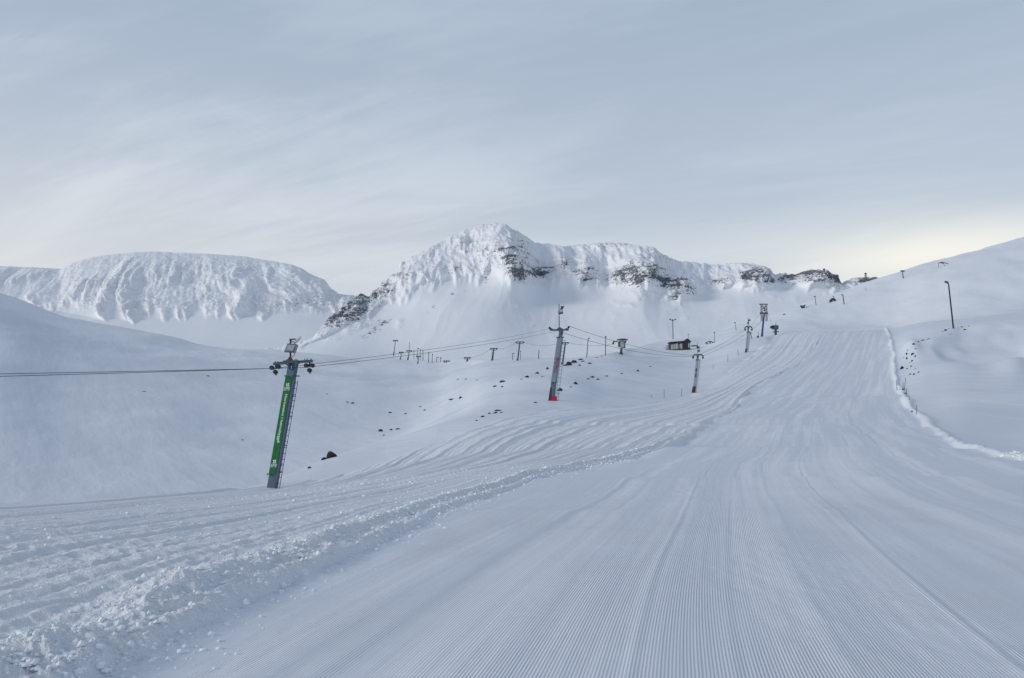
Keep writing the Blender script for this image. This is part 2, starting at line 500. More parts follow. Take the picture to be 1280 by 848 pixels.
# ------------------------------------------------------------------ materials
def new_mat(name):
    m = bpy.data.materials.new(name)
    m.use_nodes = True
    w = NT(m.node_tree)
    out = w.node('ShaderNodeOutputMaterial')
    b = w.node('ShaderNodeBsdfPrincipled')
    w.l.new(b.outputs[0], out.inputs[0])
    return m, w, b


def attr(w, name):
    o = w.node('ShaderNodeAttribute', attribute_name=name)
    return o.outputs['Fac']


def snow_material():
    m, w, b = new_mat("snow")
    geo = w.node('ShaderNodeNewGeometry')
    pos = geo.outputs['Position']
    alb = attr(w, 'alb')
    cord = attr(w, 'cord')
    lat = attr(w, 'lat')
    rough = attr(w, 'roughsnow')
    pis = attr(w, 'piste')
    n = w.noise(pos, 0.7, 5, 0.6)
    n2 = w.noise(pos, 9.0, 3, 0.6)
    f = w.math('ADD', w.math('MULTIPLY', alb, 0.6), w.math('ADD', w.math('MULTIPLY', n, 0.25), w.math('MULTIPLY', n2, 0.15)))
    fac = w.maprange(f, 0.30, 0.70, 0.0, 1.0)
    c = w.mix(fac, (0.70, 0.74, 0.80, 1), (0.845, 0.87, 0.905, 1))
    w.l.new(c, b.inputs['Base Color'])
    b.inputs['Roughness'].default_value = 0.62
    b.inputs['Specular IOR Level'].default_value = 0.35
    # fine relief in metres
    w1 = w.math('SINE', w.math('MULTIPLY', lat, 2 * math.pi / 0.0285))
    w1 = w.math('MULTIPLY', w.math('MULTIPLY', w1, cord), 0.0036)
    sp = w.node('ShaderNodeSeparateXYZ')
    w.l.new(pos, sp.inputs[0])
    vs = w.xyz(w.math('MULTIPLY', lat, 7.0), w.math('MULTIPLY', sp.outputs[1], 0.10), 0.0)
    stn = w.math('MULTIPLY', w.math('MULTIPLY', w.math('SUBTRACT', w.noise(vs, 1.0, 4, 0.6), 0.5), pis), 0.013)
    g1 = w.noise(pos, 6.0, 5, 0.65)
    g2 = w.noise(pos, 38.0, 3, 0.6)
    gr = w.math('ADD', w.math('MULTIPLY', g1, 0.05), w.math('MULTIPLY', g2, 0.026))
    gr = w.math('MULTIPLY', gr, rough)
    fine = w.math('MULTIPLY', w.noise(pos, 110.0, 2, 0.6), 0.0013)
    wv = w.xyz(w.math('ADD', sp.outputs[0], w.math('MULTIPLY', sp.outputs[1], 0.4)), w.math('MULTIPLY', sp.outputs[1], 0.3), sp.outputs[2])
    wind = w.math('MULTIPLY', w.math('MULTIPLY', w.noise(wv, 0.5, 7, 0.66, 0.5), 0.11), attr(w, 'wild'))
    hsum = w.math('ADD', w.math('ADD', w1, stn), w.math('ADD', gr, w.math('ADD', fine, wind)))
    bp = w.node('ShaderNodeBump')
    bp.inputs['Strength'].default_value = 1.0
    bp.inputs['Distance'].default_value = 1.0
    w.l.new(hsum, bp.inputs['Height'])
    w.l.new(bp.outputs[0], b.inputs['Normal'])
    return m


def mountain_material():
    m, w, b = new_mat("mountain_snow_and_rock")
    geo = w.node('ShaderNodeNewGeometry')
    pos = geo.outputs['Position']
    rk = attr(w, 'rock')
    mp = w.node('ShaderNodeMapping')
    mp.inputs['Scale'].default_value = (1.0, 1.0, 1.7)
    w.l.new(pos, mp.inputs['Vector'])
    n = w.noise(mp.outputs[0], 0.15, 6, 0.76)
    f = w.maprange(w.math('ADD', rk, w.math('MULTIPLY', w.math('SUBTRACT', n, 0.5), 2.9)), 0.44, 0.56, 0.0, 1.0)
    n2 = w.noise(pos, 0.08, 4, 0.6)
    rc = w.mix(n2, (0.09, 0.10, 0.12, 1), (0.23, 0.24, 0.265, 1))
    sc_ = w.mix(w.noise(pos, 0.006, 5, 0.6), (0.84, 0.865, 0.905, 1), (0.92, 0.93, 0.945, 1))
    w.l.new(w.mix(f, sc_, rc), b.inputs['Base Color'])
    b.inputs['Roughness'].default_value = 0.8
    b.inputs['Specular IOR Level'].default_value = 0.2
    bp = w.node('ShaderNodeBump')
    bp.inputs['Strength'].default_value = 1.0
    bp.inputs['Distance'].default_value = 1.0
    hh = w.math('ADD', w.math('MULTIPLY', w.noise(pos, 0.03, 6, 0.65), w.math('ADD', 1.0, w.math('MULTIPLY', attr(w, 'crag'), 5.0))),
                w.math('MULTIPLY', w.noise(pos, 0.12, 3, 0.6), w.math('MULTIPLY', attr(w, 'crag'), 4.0)))
    w.l.new(hh, bp.inputs['Height'])
    w.l.new(bp.outputs[0], b.inputs['Normal'])
    return m


def paint(name, col, rough=0.5, metal=0.0, vary=0.15, scale=6.0, grime=(0.16, 0.15, 0.14)):
    m, w, b = new_mat(name)
    geo = w.node('ShaderNodeNewGeometry')
    n = w.noise(geo.outputs['Position'], scale, 5, 0.65)
    dark = tuple(c * (1 - vary) * 0.9 + g * vary * 0.3 for c, g in zip(col, grime))
    c = w.mix(w.maprange(n, 0.3, 0.7, 0, 1), (*dark, 1), (*col, 1))
    w.l.new(c, b.inputs['Base Color'])
    b.inputs['Roughness'].default_value = rough
    b.inputs['Metallic'].default_value = metal
    return m


M_SNOW = snow_material()
M_MTN = mountain_material()
M_BLUEGREY = paint("blue_grey_paint", (0.06, 0.115, 0.165), 0.5)
M_SIDE = paint("pale_blue_steel", (0.17, 0.23, 0.30), 0.5)
M_TEAL = paint("dark_teal_paint", (0.055, 0.10, 0.12), 0.5)
M_GREEN = paint("green_banner", (0.003, 0.15, 0.036), 0.8, 0, 0.15, 1.5, (0.0, 0.06, 0.02))
M_WHITE = paint("white_print", (0.75, 0.78, 0.78), 0.6, 0, 0.05)
M_BLACK = paint("black_rubber", (0.02, 0.02, 0.025), 0.6)
M_DARK = paint("dark_steel", (0.045, 0.05, 0.07), 0.45)
M_RUST = paint("rusty_bracket", (0.16, 0.045, 0.025), 0.8, 0, 0.4, 20)
M_LAMP = paint("lamp_housing", (0.16, 0.20, 0.22), 0.35, 0.2)
M_LENS = paint("lamp_glass", (0.42, 0.46, 0.47), 0.25)
M_NAVY = paint("navy_plate", (0.012, 0.02, 0.12), 0.5)
M_BLUE = paint("blue_paint", (0.02, 0.04, 0.27), 0.5)
M_CLAD = paint("pale_grey_cladding", (0.31, 0.36, 0.42), 0.6, 0, 0.25, 3)
M_GALV = paint("galvanised_steel", (0.175, 0.235, 0.31), 0.5, 0.1, 0.2, 3)
M_RED = paint("red_padding", (0.55, 0.012, 0.018), 0.6)
M_DRED = paint("worn_red_paint", (0.11, 0.022, 0.025), 0.7)
M_REDTXT = paint("red_print", (0.26, 0.03, 0.05), 0.6)
M_CABLE = paint("steel_cable", (0.05, 0.055, 0.075), 0.5)
M_PURPLE = paint("tarred_post", (0.035, 0.022, 0.040), 0.7, 0, 0.3)
M_LILAC = paint("lilac_blue_paint", (0.075, 0.07, 0.14), 0.5)
M_WOOD = paint("weathered_timber", (0.05, 0.045, 0.045), 0.8, 0, 0.4, 2)
M_BOARD = paint("pale_board", (0.55, 0.53, 0.50), 0.8, 0, 0.3, 1.2)
M_ROOF = paint("dark_roof", (0.035, 0.03, 0.035), 0.8)
M_STAKE = paint("grey_stake", (0.10, 0.12, 0.16), 0.7)


def rock_material():
    m, w, b = new_mat("dark_basalt")
    geo = w.node('ShaderNodeNewGeometry')
    pos = geo.outputs['Position']
    n = w.noise(pos, 3.0, 6, 0.7)
    sep = w.node('ShaderNodeSeparateXYZ')
    w.l.new(geo.outputs['Normal'], sep.inputs[0])
    rc = w.mix(n, (0.008, 0.007, 0.009, 1), (0.034, 0.028, 0.027, 1))
    top = w.maprange(w.math('ADD', sep.outputs[2], w.math('MULTIPLY', w.noise(pos, 6.0, 3), 0.5)), 1.12, 1.3, 0, 1)
    w.l.new(w.mix(top, rc, (0.82, 0.85, 0.90, 1)), b.inputs['Base Color'])
    b.inputs['Roughness'].default_value = 0.85
    return m


M_ROCK = rock_material()

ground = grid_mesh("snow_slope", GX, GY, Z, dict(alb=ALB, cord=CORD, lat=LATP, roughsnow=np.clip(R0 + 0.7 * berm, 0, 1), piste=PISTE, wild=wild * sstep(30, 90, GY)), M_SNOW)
GU, GV = project(GX, GY, Z)


def hit(u, v, sheet=None):
    """first point of the ground met by the line of sight through (u, v); the crest if it passes over"""
    XX, YY, ZZ, VV, uc = sheet or (GX, GY, Z, GV, ucols)
    j = int(np.clip(np.searchsorted(uc, u), 0, len(uc) - 1))
    if j > 0 and abs(uc[j - 1] - u) < abs(uc[j] - u):
        j -= 1
    col = VV[:, j]
    ok = np.nonzero(col <= v)[0]
    if len(ok):
        i = int(ok[0])
    else:
        i = int(np.argmin(col[: int(len(col) * 0.99)]))
    y = YY[i, j]
    a = (u - 640) / FPX
    return a * (y * CP + (ZZ[i, j] - CAMZ) * SP), y, ZZ[i, j]


# ------------------------------------------------------------------ mountains
def mountain(name, sky_pts, foot_pts, ycrest_pts, u0, u1, ncol, ribs, rockfn, nrow=(150, 90, 10), base_v=500, base_Y=1150, footdY=210, seed=0, mid_v=455):
    uc = np.linspace(u0, u1, ncol)
    su = np.array([p[0] for p in sky_pts], float)
    sv = np.array([p[1] for p in sky_pts], float)
    vs = np.interp(uc, su, sv)
    k = np.array([0.25, 0.5, 0.25])
    vs = np.convolve(np.pad(vs, 1, 'edge'), k, 'valid')
    yc = pchip([p[0] for p in ycrest_pts], [p[1] for p in ycrest_pts], uc)
    vf = pchip([p[0] for p in foot_pts], [p[1] for p in foot_pts], uc)
    vf = np.maximum(vf, vs + 6)
    zc = world_at(uc, vs, yc)[2]
    zc = zc + 3.2 * fbm(uc / 7.0, 0.3, 4, seed + 5, 0.7) * (yc / 2400) * ribs.get('jag', 1.0) * 0.8
    kw = np.exp(-(np.arange(-90, 91) / 38.0) ** 2)
    kw /= kw.sum()

    def soft(a):
        return np.convolve(np.pad(a, 90, 'edge'), kw, 'valid')
    yf = soft(yc - footdY * (0.35 + (vf - vs) / 60.0))
    yf = np.minimum(yf, yc - 30)
    zf = soft(world_at(uc, vf, yf)[2])
    zf = np.minimum(zf, zc - 8)
    ym = base_Y + 0.5 * (yf - base_Y)
    zm = soft(np.minimum(world_at(uc, np.maximum(mid_v + 0 * uc, vf + 10), ym)[2], zf - 10))
    yb = np.full_like(uc, base_Y)
    zb = np.full_like(uc, -20.0)
    # rows: behind, crest .. foot .. mid .. base
    KY = np.stack([yb, ym, yf, yc, yc + 260, yc + 700])
    KZ = np.stack([zb, zm, zf, zc, zc - 90, zc - 330])
    n3, n2, n1 = nrow[2], nrow[1], nrow[0]
    mk = slopes(KY, KZ)
    Yy, Zz, T = [], [], []
    for kk, n in enumerate((n3, n2, n1, 8, 5)):
        f = (np.arange(n) / n)[:, None]
        if kk == 4:
            f = (np.arange(n + 1) / n)[:, None]
        y = KY[kk] + f * (KY[kk + 1] - KY[kk])
        if kk in (2,):     # straight, steep cliff belt with slightly convex brow
            z = KZ[kk] + (KZ[kk + 1] - KZ[kk]) * (f ** 0.92)
        elif kk == 1:
            z = KZ[kk] + (KZ[kk + 1] - KZ[kk]) * (f ** 1.3)
        else:
            z = herm(KY[kk], KY[kk + 1], KZ[kk], KZ[kk + 1], mk[kk], mk[kk + 1], y)
        Yy.append(y)
        Zz.append(z)
        T.append(kk + f + 0 * y)
    Y_, Z_, T_ = np.vstack(Yy), np.vstack(Zz), np.vstack(T)
    X_ = (uc[None, :] - 640) / FPX * (Y_ * CP + (Z_ - CAMZ) * SP)
    U_, V_ = project(X_, Y_, Z_)
    _tn = T_ + 0.22 * fbm(U_ / 26.0, T_ * 0.8, 3, seed + 71) - 0.03
    cliff = sstep(1.93, 2.10, _tn) * (1 - sstep(2.9, 3.0, T_))
    slope_env = sstep(0.8, 1.6, T_) * (1 - sstep(2.93, 3.0, T_))
    D = ribs['fn'](X_, Z_, U_, V_, T_, cliff, slope_env)
    craw = ribs['crag'](X_, Z_, U_, V_, T_, cliff)
    ynew = Y_ - D
    # keep x/z where they stand, move the face towards or away from the valley
    N1 = fbm(X_ / 20.0 + 5, Z_ / 14.0, 4, seed + 40, 0.62)
    lean = X_ + 0.25 * Z_ + 10 * fbm(X_ / 60, Z_ / 50, 2, seed + 45)
    gul = ridged(lean / 19.0, Z_ / 75.0, 3, seed + 46, 0.6)
    ynew = ynew - craw * (ribs.get('gul', 5.5) * gul + ribs.get('n1', 3.4) * N1) - craw * ribs.get('ledge', 3.5) * (np.abs(pnoise(X_ / 11.0, Z_ / 5.5, seed + 50)) * 2)
    Z2 = Z_ + craw * 3.5 * fbm(X_ / 30, Z_ / 7, 3, seed + 60) * (1 - sstep(2.9, 3.05, T_) * 0.4)
    rock = rockfn(X_, Z_, U_, V_, T_, craw, N1)
    o = grid_mesh(name, X_, ynew, Z2, dict(rock=rock, crag=craw), M_MTN)
    _, Vn = project(X_, ynew, Z2)
    return o, (X_, ynew, Z2, Vn, uc)


def gsum(U_, V_, lst):
    s = 0
    for (cu, cv, ru, rv, a) in lst:
        s = s + a * np.exp(-(((U_ - cu) / ru) ** 2 + ((V_ - cv) / rv) ** 2))
    return s


sky1 = [(-700, 300), (-400, 345), (-150, 330), (-60, 332), (0, 333), (30, 334), (60, 335), (76, 336), (90, 329), (115, 322), (140, 318.5), (170, 315.5), (195, 314.5),
        (225, 316), (250, 317), (280, 319), (305, 320.5), (325, 324), (345, 327), (365, 331), (378, 336), (390, 344), (402, 348), (408, 352),
        (413, 360), (425, 368), (440, 369), (460, 373), (500, 385), (560, 395), (700, 400)]
foot1 = [(-700, 400), (0, 372), (60, 386), (110, 398), (160, 404), (200, 398), (225, 394), (300, 395), (380, 392), (430, 384), (480, 395), (560, 410), (700, 420)]


def ribs1(X, Zc, U, V, T, cliff, env):
    sh = X + 0.55 * (Zc - 300) + 70 * fbm(X / 330, 0.7, 3, 209)          # ribs lean down to the left
    w = 14 * fbm(X / 200, Zc / 200, 2, 201)
    big = ridged((sh + w) / 175.0, Zc / 900, 2, 202, 0.45)
    mid = ridged((sh + w * 0.6) / 62.0, Zc / 420, 3, 203, 0.5)
    e = env * (0.35 + 0.65 * cliff)
    top = 1 - 0.55 * sstep(2.55, 3.0, T)
    fin = ridged((sh + w * 1.5 + 5 * fbm(X / 30, Zc / 40, 2, 206)) / 26.0, Zc / 150, 3, 204, 0.6)
    brk = 0.35 + 0.9 * sstep(-0.4, 0.5, fbm(X / 60, Zc / 45, 3, 207))
    sm = fbm((sh + w) / 36.0, Zc / 190, 4, 208, 0.62)
    amp = 0.35 + 0.95 * sstep(-0.45, 0.55, fbm(X / 150, Zc / 160, 3, 211))
    return cliff * top * amp * (20 * big + 11 * sm + brk * (4 * mid + 2.5 * fin)) + (1 - cliff) * e * top * (10 * big + 3 * mid) + sstep(0.5, 1.5, T) * (1 - cliff) * 10 * fbm(X / 240, Zc / 80, 2, 205)


def crag1(X, Zc, U, V, T, cliff):
    c = cliff * (0.45 + 0.35 * sstep(0.0, 0.6, fbm((X + 0.5 * Zc) / 110, Zc / 90, 3, 210)) + 0.35 * np.exp(-((V - 385) / 12) ** 2))
    smooth_left = 1 - 0.75 * np.exp(-((U - 30) / 60) ** 2)
    return c * smooth_left


def rock1(X, Zc, U, V, T, craw, N1):
    band = gsum(U, V, [(165, 398, 12, 4, .30), (235, 390, 25, 5, .22), (300, 384, 30, 6, .28), (360, 380, 30, 7, .34), (395, 372, 22, 12, .34),
                       (350, 345, 40, 12, .16), (120, 350, 16, 12, .12), (270, 372, 45, 10, .14)])
    return band * 1.0 + 0.10 * craw * np.clip(N1, -0.4, 1) - 0.09


M1, S1 = mountain("mountain", sky1, foot1, [(-700, 2300), (0, 2500), (300, 2600), (420, 2550), (700, 2500)], -700, 640, 900,
                  dict(fn=ribs1, crag=crag1, jag=0.3, ledge=1.2, n1=3.4, gul=2.0), rock1, nrow=(150, 50, 6), seed=200, base_Y=1100)

sky2 = [(60, 480), (200, 452), (300, 440.5), (345, 434.5), (372, 429), (386, 424.5), (395, 419), (404, 408), (414, 396), (425, 388), (436, 377), (444, 372), (450, 367), (456, 369), (463, 371), (470, 363), (480, 352),
        (490, 347), (497, 340), (505, 328), (520, 320), (540, 308), (560, 296), (580, 288), (600, 281.5), (612, 279), (620, 278), (630, 281), (645, 289),
        (655, 295), (664, 300), (670, 304), (690, 305), (700, 309), (712, 307), (725, 306), (735, 305), (760, 303), (785, 304), (800, 308), (813, 309),
        (822, 316), (832, 322), (850, 327), (880, 330), (900, 331), (915, 329), (935, 328.5), (945, 332), (953, 338), (965, 343), (985, 344), (1000, 341), (1012, 338.5),
        (1022, 339), (1030, 343), (1040, 347), (1048, 356), (1056, 352), (1063, 349), (1075, 347.5), (1085, 350), (1092, 355), (1098, 361), (1115, 368),
        (1180, 380), (1400, 400), (1700, 400)]
foot2 = [(60, 500), (200, 466), (300, 455), (345, 448), (395, 430), (430, 412), (460, 402), (500, 368), (550, 348), (600, 345), (650, 358), (690, 345), (740, 350), (800, 368), (850, 376), (890, 362),
         (950, 358), (1000, 358), (1045, 362), (1090, 364), (1180, 392), (1400, 410), (1700, 415)]


def ribs2(X, Zc, U, V, T, cliff, env):
    w = 25 * fbm(X / 150, Zc / 110, 2, 301)
    mid = ridged((X - 0.25 * Zc + w) / 85.0, Zc / 260, 3, 303, 0.5)
    but = gsum(U, V, [(632, 325, 24, 45, 60), (650, 345, 16, 24, 40), (700, 325, 13, 26, 34), (733, 340, 14, 20, 34), (800, 345, 26, 34, 55), (850, 360, 18, 18, 35),
                      (945, 345, 20, 18, 40), (1020, 348, 18, 14, 30), (1085, 354, 14, 10, 22), (520, 350, 40, 30, 20),
                      (760, 335, 18, 28, -26), (682, 330, 15, 28, -22), (890, 348, 18, 20, -18), (985, 352, 12, 12, -22), (710, 385, 70, 40, -22), (570, 400, 80, 50, 30)])
    left = 1 - sstep(465, 520, U)
    e = env * (0.22 + 0.78 * cliff)
    return (1 - sstep(2.9, 3.0, T)) * sstep(0.6, 1.4, T) * but + e * (1 - 0.5 * left) * (11 * mid + 6 * cliff * ridged((X + 0.2 * Zc) / 26.0, Zc / 60, 3, 306, 0.6)) + sstep(0.5, 1.5, T) * (1 - cliff) * 8 * fbm(X / 200, Zc / 70, 2, 305)


CR2 = [(430, 395, 34, 22, .9), (465, 375, 26, 16, .9), (500, 350, 30, 14, .55), (560, 318, 40, 14, .32), (600, 305, 30, 16, .35), (650, 343, 18, 20, 1.0), (640, 315, 26, 26, .6), (675, 338, 18, 14, .8),
       (608, 345, 8, 10, .6), (733, 345, 20, 14, .8), (700, 330, 14, 14, .5), (790, 348, 28, 22, .9), (845, 362, 26, 12, 1.0), (815, 330, 20, 16, .5), (895, 352, 14, 8, .6),
       (945, 347, 26, 12, 1.0), (1005, 347, 26, 9, 1.0), (1040, 352, 14, 9, 1.0), (1080, 355, 20, 9, 1.1), (760, 308, 40, 5, .5)]
RK2 = [(400, 416, 10, 6, .34), (416, 404, 14, 9, .38), (434, 392, 16, 11, .36), (455, 385, 16, 9, .30), (474, 371, 20, 9, .24), (452, 377, 12, 6, .22), (470, 370, 12, 6, .22), (488, 362, 14, 8, .36), (520, 348, 24, 3.5, .34), (560, 340, 18, 4, .32),
       (500, 335, 22, 5, .22), (560, 303, 26, 4, .12), (648, 350, 11, 7, .60), (642, 335, 10, 10, .34), (672, 340, 13, 8, .40), (655, 320, 10, 10, .2), (607, 352, 5, 7, .36), (590, 318, 9, 4, .24),
       (610, 325, 10, 8, .2), (733, 347, 14, 7, .36), (705, 332, 10, 10, .22), (780, 342, 16, 8, .36), (790, 358, 14, 6, .44), (810, 352, 18, 9, .36), (840, 360, 14, 8, .48), (862, 366, 12, 5, .48),
       (838, 374, 10, 4, .42), (762, 350, 10, 5, .34), (895, 352, 10, 5, .36), (905, 362, 6, 3, .36), (940, 347, 14, 8, .50), (955, 355, 14, 6, .42), (925, 350, 7, 4, .34), (985, 347, 10, 5, .36), (1010, 347, 16, 6, .50),
       (1030, 348, 8, 5, .50), (1042, 353, 8, 5, .62), (1080, 353, 18, 5, .56), (1090, 358, 7, 4, .62), (543, 386, 5, 3, .5), (536, 392, 3.5, 2, .5), (566, 370, 4, 1.8, .5), (582, 366, 3, 1.8, .45),
       (482, 404, 10, 4, .42), (490, 402, 4, 2, .5), (455, 421, 8, 3, .46), (462, 417, 5, 2, .42), (470, 412, 10, 6, .30), (531, 421, 3, 1.5, .5)]


def crag2(X, Zc, U, V, T, cliff):
    c = np.clip(gsum(U, V, CR2), 0, 1)
    c = sstep(0.15, 0.75, c + 0.35 * fbm(X / 55, Zc / 40, 3, 333))
    return np.clip(c * 0.8 + 0.10 * cliff, 0, 1) * sstep(1.0, 1.6, T) * (1 - sstep(3.0, 3.3, T))


def rock2(X, Zc, U, V, T, craw, N1):
    band = np.clip(gsum(U, V, RK2) + gsum(U, V, [(640, 325, 40, 25, .17), (805, 347, 60, 20, .18), (560, 333, 75, 14, .15), (1000, 347, 65, 10, .2), (448, 392, 36, 22, .12), (725, 335, 30, 18, .15), (900, 350, 30, 10, .12)]), 0, 0.60)
    strata = pnoise(X / 60.0, Zc / 6.5, 350) * 0.5
    gully = pnoise((X - 0.3 * Zc) / 18.0, Zc / 50.0, 351)
    lines = sstep(0.22, 0.5, pnoise(X / 70, (Zc - 0.12 * X) / 7.5, 360)) * craw
    return 0.40 * lines + band * 1.04 + 0.20 * craw * N1 + 0.08 * craw - 0.16 * (1 - sstep(0.05, 0.2, band)) + (strata + gully) * 0.30 * sstep(0.1, 0.4, band) - 0.04


M2, S2 = mountain("mountain", sky2, foot2, [(60, 1400), (300, 1480), (395, 1600), (450, 1780), (500, 1900), (620, 2000), (900, 1950), (1100, 1900), (1700, 1800)], 60, 1700, 1250,
                  dict(fn=ribs2, crag=crag2, jag=1.0, gul=2.2, n1=4.0), rock2, nrow=(140, 110, 6), seed=300, base_Y=1000, footdY=150)

# snowfield that carries on around and behind the mountains
pn = 60
px_, py_ = np.meshgrid(np.linspace(-12000, 12000, pn), np.linspace(-4000, 20000, pn))
plain_z = -60 + 10 * fbm(px_ / 2000, py_ / 2000, 3, 400)
z1 = np.zeros_like(px_)
grid_mesh("snow_plain", px_, py_, plain_z, dict(alb=z1 + .5, cord=z1, lat=z1, roughsnow=z1, piste=z1, wild=z1), M_SNOW)


# ------------------------------------------------------------------ mesh helpers
class MB:
    def __init__(self):
        self.v, self.f = [], []

    def quadbox(self, pts8):
        b = len(self.v)
        self.v += [tuple(p) for p in pts8]
        for q_ in ((0, 1, 2, 3), (7, 6, 5, 4), (0, 4, 5, 1), (1, 5, 6, 2), (2, 6, 7, 3), (3, 7, 4, 0)):
            self.f.append(tuple(b + i for i in q_))
        return self

    def box(self, c, s, rz=0.0, ry=0.0, rx=0.0):
        from mathutils import Euler, Vector
        m = Euler((rx, ry, rz)).to_matrix()
        pts = []
        for z in (-1, 1):
            for x, y in ((-1, -1), (1, -1), (1, 1), (-1, 1)):
                p = m @ Vector((x * s[0] / 2, y * s[1] / 2, z * s[2] / 2))
                pts.append((c[0] + p.x, c[1] + p.y, c[2] + p.z))
        # order: bottom ring reversed so the faces point outwards
        self.quadbox([pts[3], pts[2], pts[1], pts[0], pts[7], pts[6], pts[5], pts[4]])
        return self

    def rod(self, p0, p1, r0, r1=None, n=8, cap=True):
        from mathutils import Vector
        r1 = r0 if r1 is None else r1
        p0, p1 = Vector(p0), Vector(p1)
        d = (p1 - p0).normalized()
        a = d.orthogonal().normalized()
        c = d.cross(a)
        b = len(self.v)
        for p, r in ((p0, r0), (p1, r1)):
            for i in range(n):
                t = 2 * math.pi * i / n
                self.v.append(tuple(p + a * (r * math.cos(t)) + c * (r * math.sin(t))))
        for i in range(n):
            j = (i + 1) % n
            self.f.append((b + i, b + j, b + n + j, b + n + i))
        if cap:
            self.f.append(tuple(b + i for i in reversed(range(n))))
            self.f.append(tuple(b + n + i for i in range(n)))
        return self

    def path(self, pts, r, n=6):
        for a, b in zip(pts[:-1], pts[1:]):
            self.rod(a, b, r, r, n)
        return self

    def sq(self, p0, p1, w, d, yaw=0.0, w1=None, d1=None):
        """square section column from p0 to p1, horizontal sections w (x) by d (y), turned by yaw"""
        w1 = w if w1 is None else w1
        d1 = d if d1 is None else d1
        ca, sa = math.cos(yaw), math.sin(yaw)
        pts = []
        for p, ww, dd in ((p0, w, d), (p1, w1, d1)):
            for x, y in ((-1, 1), (1, 1), (1, -1), (-1, -1)):
                lx, ly = x * ww / 2, y * dd / 2
                pts.append((p[0] + lx * ca - ly * sa, p[1] + lx * sa + ly * ca, p[2]))
        return self.quadbox(pts)

    def build(self, name, mat, parent=None, smooth=False, bevel=0.0):
        me = bpy.data.meshes.new(name)
        me.from_pydata(self.v, [], self.f)
        if smooth:
            me.polygons.foreach_set("use_smooth", [True] * len(me.polygons))
        me.materials.append(mat)
        o = bpy.data.objects.new(name, me)
        COL.objects.link(o)
        if parent:
            o.parent = parent
        if bevel:
            md = o.modifiers.new("edge", 'BEVEL')
            md.width = bevel
            md.segments = 2
        return o


def thing(name, loc, label, cat, group=None):
    o = bpy.data.objects.new(name, None)
    COL.objects.link(o)
    o.location = loc
    o.empty_display_size = 0.5
    o['label'] = label
    o['category'] = cat
    if group:
        o['group'] = group
    return o


def tag(o, label, cat, group=None, kind=None):
    o['label'] = label
    o['category'] = cat
    if group:
        o['group'] = group
    if kind:
        o['kind'] = kind
    return o


class Site:
    """where something stands: base on the snow; s = metres per photo pixel at that distance"""
    def __init__(self, u, v, sheet=None, Y=None, sink=0.15):
        x, y, z = hit(u, v, sheet)
        if Y:
            x, y, z = [float(k) for k in world_at(u, v, Y)]
        self.u, self.v = u, v
        self.loc = (float(x), float(y), float(z))
        fwd = y * CP + (z - CAMZ) * SP
        self.s = fwd / FPX
        self.vb = project(np.array(x), np.array(y), np.array(z))[1]
        self.sink = sink

    def p(self, u, v, d=0.0):
        return ((u - self.u) * self.s, d, (self.vb - v) * self.s)


def text_part(txt, height, parent, mat, place, name="lettering", bold=0.0, shear=0.0):
    """flat lettering; place(x, y) maps text plane metres to local 3-D"""
    cu = bpy.data.curves.new("txt", 'FONT')
    cu.body = txt
    cu.size = 1.0
    cu.shear = shear
    cu.offset = bold
    cu.resolution_u = 3
    to = bpy.data.objects.new("txt", cu)
    COL.objects.link(to)
    dg = bpy.context.evaluated_depsgraph_get()
    me = bpy.data.meshes.new_from_object(to.evaluated_get(dg))
    bpy.data.objects.remove(to)
    bpy.data.curves.remove(cu)
    n = len(me.vertices)
    co = np.zeros(n * 3)
    me.vertices.foreach_get("co", co)
    co = co.reshape(-1, 3)
    x0, x1 = co[:, 0].min(), co[:, 0].max()
    k = height / 0.72
    pts = [place((c[0] - x0) * k, c[1] * k, (x1 - x0) * k) for c in co]
    me.vertices.foreach_set("co", np.array(pts).ravel())
    me.name = name
    me.materials.clear()
    me.materials.append(mat)
    me.update()
    o = bpy.data.objects.new(name, me)
    COL.objects.link(o)
    o.parent = parent
    o["kind"] = "stuff"
    return o


def wheel(parent, c, r, w=0.10, mat=None, ax=(1, 0, 0)):
    from mathutils import Vector
    a = Vector(ax).normalized() * w / 2
    c = Vector(c)
    o = MB().rod(c - a, c + a, r, r, 14).build("sheave", mat or M_BLACK, parent)
    MB().rod(c - a * 1.3, c + a * 1.3, r * 0.3, r * 0.3, 8).build("hub", M_DARK, o)
    return o


# ------------------------------------------------------------------ first lift: five towers
def ladder(t, bot, top, side, rungs, r, mat):
    from mathutils import Vector
    b, p, sd = Vector(bot), Vector(top), Vector(side)
    MB().rod(b, p, r, r, 6).build("rail", mat, t)
    MB().rod(b + sd, p + sd, r, r, 6).build("rail", mat, t)
    for i in range(rungs):
        f = (i + 0.6) / rungs
        q_ = b.lerp(p, f)
        MB().rod(q_, q_ + sd, r * 0.8, r * 0.8, 5).build("rung", mat, t)


